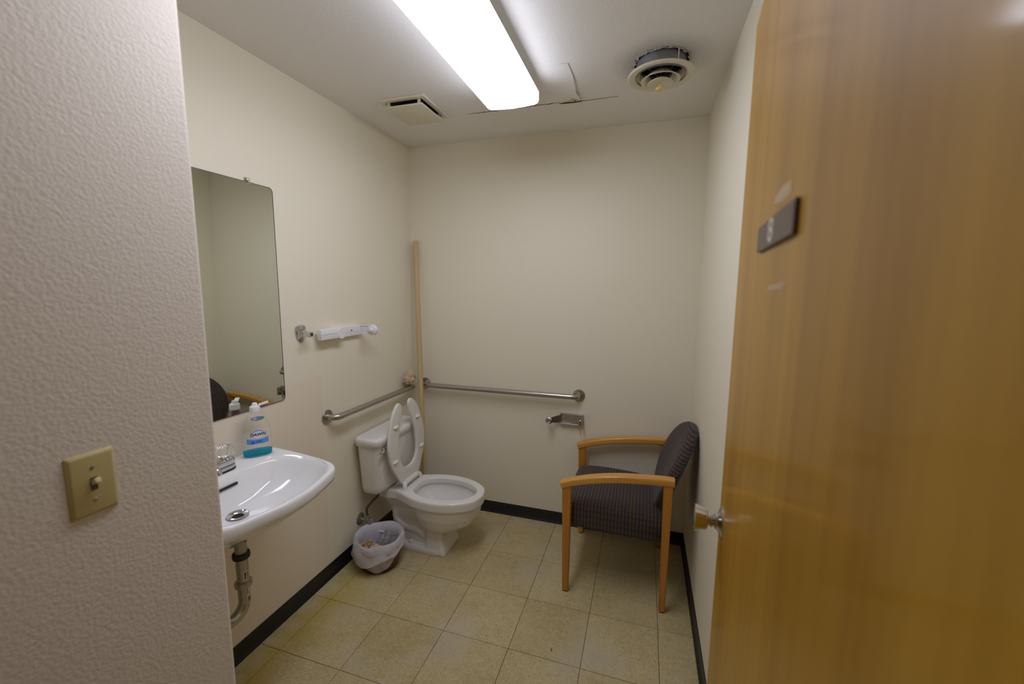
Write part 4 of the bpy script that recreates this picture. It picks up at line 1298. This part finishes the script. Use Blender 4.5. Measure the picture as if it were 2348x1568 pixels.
# ================================================================== CHAIR
CY0, CY1 = 1.945, 2.478
ch = thing('armchair', 'oak armchair with dark striped upholstery against the right wall', 'chair', (-0.09, (CY0 + CY1) / 2, 0))
def leg(yc, x0, x1, z1a, z1b, bx0, bx1):
    t = bm_new()
    hy0, hy1 = 0.0135, 0.018
    def rr(x_0, x_1, hy, z0, z1):
        return [Vector((x_0, yc - hy, z0)), Vector((x_1, yc - hy, z1)), Vector((x_1, yc + hy, z1)), Vector((x_0, yc + hy, z0))]
    loft(t, [rr(bx0, bx1, hy0, 0.004, 0.004), rr(x0, x1, hy1, z1a, z1b)])
    bmesh.ops.bevel(t, geom=t.edges[:], offset=0.003, segments=2, affect='EDGES')
    return t
for yc in (CY0, CY1):
    for (a0, a1, z0, z1, b0, b1) in ((-0.345, -0.301, 0.556, 0.572, -0.334, -0.304), (0.119, 0.161, 0.642, 0.645, 0.128, 0.155)):
        l_ = obj('leg', leg(yc, a0, a1, z0, z1, b0, b1), M_oak_z, ch)
        bm = bm_new(); box(bm, (b0 + 0.003, yc - 0.011, 0.0), (b1 - 0.003, yc + 0.011, 0.005), 0.001, 1)
        obj('foot_glide', bm, M_black, l_)
    top = smooth_path([(-0.358, 0, 0.580), (-0.30, 0, 0.602), (-0.20, 0, 0.630), (-0.09, 0, 0.650), (0.03, 0, 0.662), (0.115, 0, 0.667), (0.166, 0, 0.668)], 5)
    bm = bm_new()
    rings = []
    for k, q in enumerate(top):
        f = k / (len(top) - 1)
        th_ = 0.036
        tan = (top[min(k + 1, len(top) - 1)] - top[max(k - 1, 0)]).normalized()
        nv = Vector((-tan.z, 0, tan.x))
        wy = 0.026 - 0.003 * abs(2 * f - 1)
        sec = rrect(-wy, -th_, wy, 0, 0.009, 4)
        rings.append([Vector((q.x, yc, q.z)) + Vector((0, a, 0)) + nv * c for a, c in sec])
    loft(bm, rings)
    obj('armrest', bm, M_oak_x, ch, smooth=50)
# seat cushion
bm = bm_new()
ys0, ys1 = CY0 + 0.022, CY1 - 0.022
def seat_sec(dz, dx):
    return [(-0.300, 0.330 + dz), (-0.332 + dx, 0.352 + dz * .5), (-0.346 + dx, 0.385), (-0.343 + dx, 0.425), (-0.322 + dx, 0.452 - dz), (-0.285, 0.465 - dz), (-0.18, 0.470 - dz), (-0.04, 0.464 - dz), (0.06, 0.454 - dz), (0.115, 0.445 - dz), (0.128, 0.425), (0.130, 0.38), (0.126, 0.330 + dz * .5), (0.10, 0.318 + dz), (-0.10, 0.322 + dz)]
rings = []
for y_, dz, dx in ((ys0, 0.030, 0.020), (ys0 + 0.004, 0.014, 0.010), (ys0 + 0.014, 0.005, 0.003), (ys0 + 0.03, 0.0, 0.0), ((ys0 + ys1) / 2, -0.006, -0.003), (ys1 - 0.03, 0.0, 0.0), (ys1 - 0.014, 0.005, 0.003), (ys1 - 0.004, 0.014, 0.010), (ys1, 0.030, 0.020)):
    s2_ = smooth_path([(x, 0, z) for x, z in seat_sec(dz, dx)], 3, True)
    rings.append([Vector((q.x, y_, q.z)) for q in s2_])
loft(bm, rings)
obj('seat_cushion', bm, M_fab_seat, ch, smooth=70)
# backrest pad: tall oval, tilted, dished towards the sitter
bm = bm_new()
B0 = Vector((0.085, (CY0 + CY1) / 2 + 0.003, 0.395)); B1 = Vector((0.250, (CY0 + CY1) / 2 + 0.003, 0.842))
bu_ = (B1 - B0).normalized(); BL = (B1 - B0).length
bnn = Vector((-bu_.z, 0, bu_.x))                      # towards the sitter
nA, nR = 56, 7
def back_out(t):
    c, s_ = math.cos(t), math.sin(t)
    wv = 0.222 * math.copysign(abs(c) ** 0.88, c)
    hv = BL / 2 * math.copysign(abs(s_) ** 0.95, s_)
    if s_ < 0: wv *= (1 - 0.30 * abs(s_) ** 1.4)
    return wv, hv
def back_pt(t, k, side):
    a, h_ = back_out(t)
    a *= k; h_ *= k
    dish = 0.030 * (a / 0.222) ** 2 - 0.012            # edges come forward of the middle
    bulge = 0.020 * (1 - k ** 4)
    th_ = 0.020 + bulge
    off = dish + (th_ if side > 0 else -(0.026 + 0.010 * (1 - k ** 3)))
    return B0 + bu_ * (BL / 2 + h_) + Vector((0, a, 0)) + bnn * off
ks = [0.15, 0.4, 0.65, 0.82, 0.93, 0.985]
rings = [[back_pt(2 * PI * i / nA, k, 1) for i in range(nA)] for k in ks]
mid = [[None] * nA for _ in range(3)]
for i in range(nA):
    t = 2 * PI * i / nA
    f_ = back_pt(t, 1.0, 1); g_ = back_pt(t, 1.0, -1)
    a, h_ = back_out(t)
    od = (bu_ * h_ + Vector((0, a, 0))).normalized()
    for j, (w_, e_) in enumerate(((0.25, 0.006), (0.5, 0.008), (0.75, 0.006))):
        mid[j][i] = f_.lerp(g_, w_) + od * e_
rings += mid
rings += [[back_pt(2 * PI * i / nA, k, -1) for i in range(nA)] for k in ks[::-1]]
loft(bm, rings)
bk = obj('backrest', bm, M_fab_back, ch, smooth=70)
# ================================================================== LIGHT SWITCH
LY, LZ = 0.455, 1.167
sw = thing('light_switch', 'yellowed ivory toggle switch on the textured entry wall', 'light switch', (XE, LY, LZ))
bm = bm_new()
loft(bm, [[Vector((XE + d_, LY + a, LZ + c)) for a, c in rrect(-0.035 + g_, -0.057 + g_, 0.035 - g_, 0.057 - g_, 0.002, 2)] for d_, g_ in ((-0.001, 0), (0.0015, 0), (0.0058, 0.0045), (0.0062, 0.0058))])
obj('switch_plate', bm, M_ivory, sw, smooth=30)
for zz in (-0.030, 0.030):
    bm = lathe(bm_new(), [(0.0034, 0.0), (0.0032, 0.0011), (0.0015, 0.0015)], (XE + 0.006, LY, LZ + zz), (1, 0, 0), 14)
    s_ = obj('screw', bm, M_ivory if zz < 0 else M_tarn, sw)
    bm = bm_new(); box(bm, (XE + 0.0073, LY - 0.0028, LZ + zz - 0.0005), (XE + 0.0077, LY + 0.0028, LZ + zz + 0.0005))
    obj('screw_slot', bm, M_dark, s_)
bm = bm_new(); box(bm, (XE + 0.006, LY - 0.0052, LZ - 0.012), (XE + 0.0066, LY + 0.0052, LZ + 0.012))
obj('toggle_slot', bm, simple('slot_shadow', (0.07, 0.055, 0.02), 0.7), sw)
bm = bm_new()
box(bm, (0, -0.0042, -0.0045), (0.017, 0.0042, 0.0045), 0.0012, 2, mat=Matrix.Translation((XE + 0.004, LY, LZ + 0.001)) @ Matrix.Rotation(R(-28), 4, 'Y'))
obj('toggle', bm, simple('toggle_ivory', (0.62, 0.54, 0.32), 0.3), sw)

# ================================================================== FLOOR LITTER
bm = crumple(bm_new(), (0.001, 2.508, 0.006), 0.008, 0.6, 4.4, (1, 1, 0.6), 2)
tag(obj('paper_crumb', bm, simple('white_crumb', (0.75, 0.70, 0.60), 0.9), loc=(0.001, 2.508, 0.0), smooth=10), 'tiny white paper crumb on the floor under the armchair', 'litter')
bm = bm_new()
box(bm, (-0.026, -0.0014, 0.0), (0.026, 0.0014, 0.0018), 0.0004, 1, mat=Matrix.Translation((-0.202, 1.506, 0.0003)) @ Matrix.Rotation(R(-44), 4, 'Z'))
tag(obj('wood_sliver', bm, M_pole, loc=(-0.202, 1.506, 0.0)), 'thin pale wood sliver lying on the floor tiles', 'litter')
bm = bm_new()
box(bm, (-0.007, -0.0015, 0.0), (0.007, 0.0015, 0.003), 0.0008, 1, mat=Matrix.Translation((-0.310, 1.573, 0.0003)) @ Matrix.Rotation(R(105), 4, 'Z'))
tag(obj('dark_crumb', bm, M_black, loc=(-0.310, 1.573, 0.0)), 'small black crumb on the open floor tiles', 'litter')
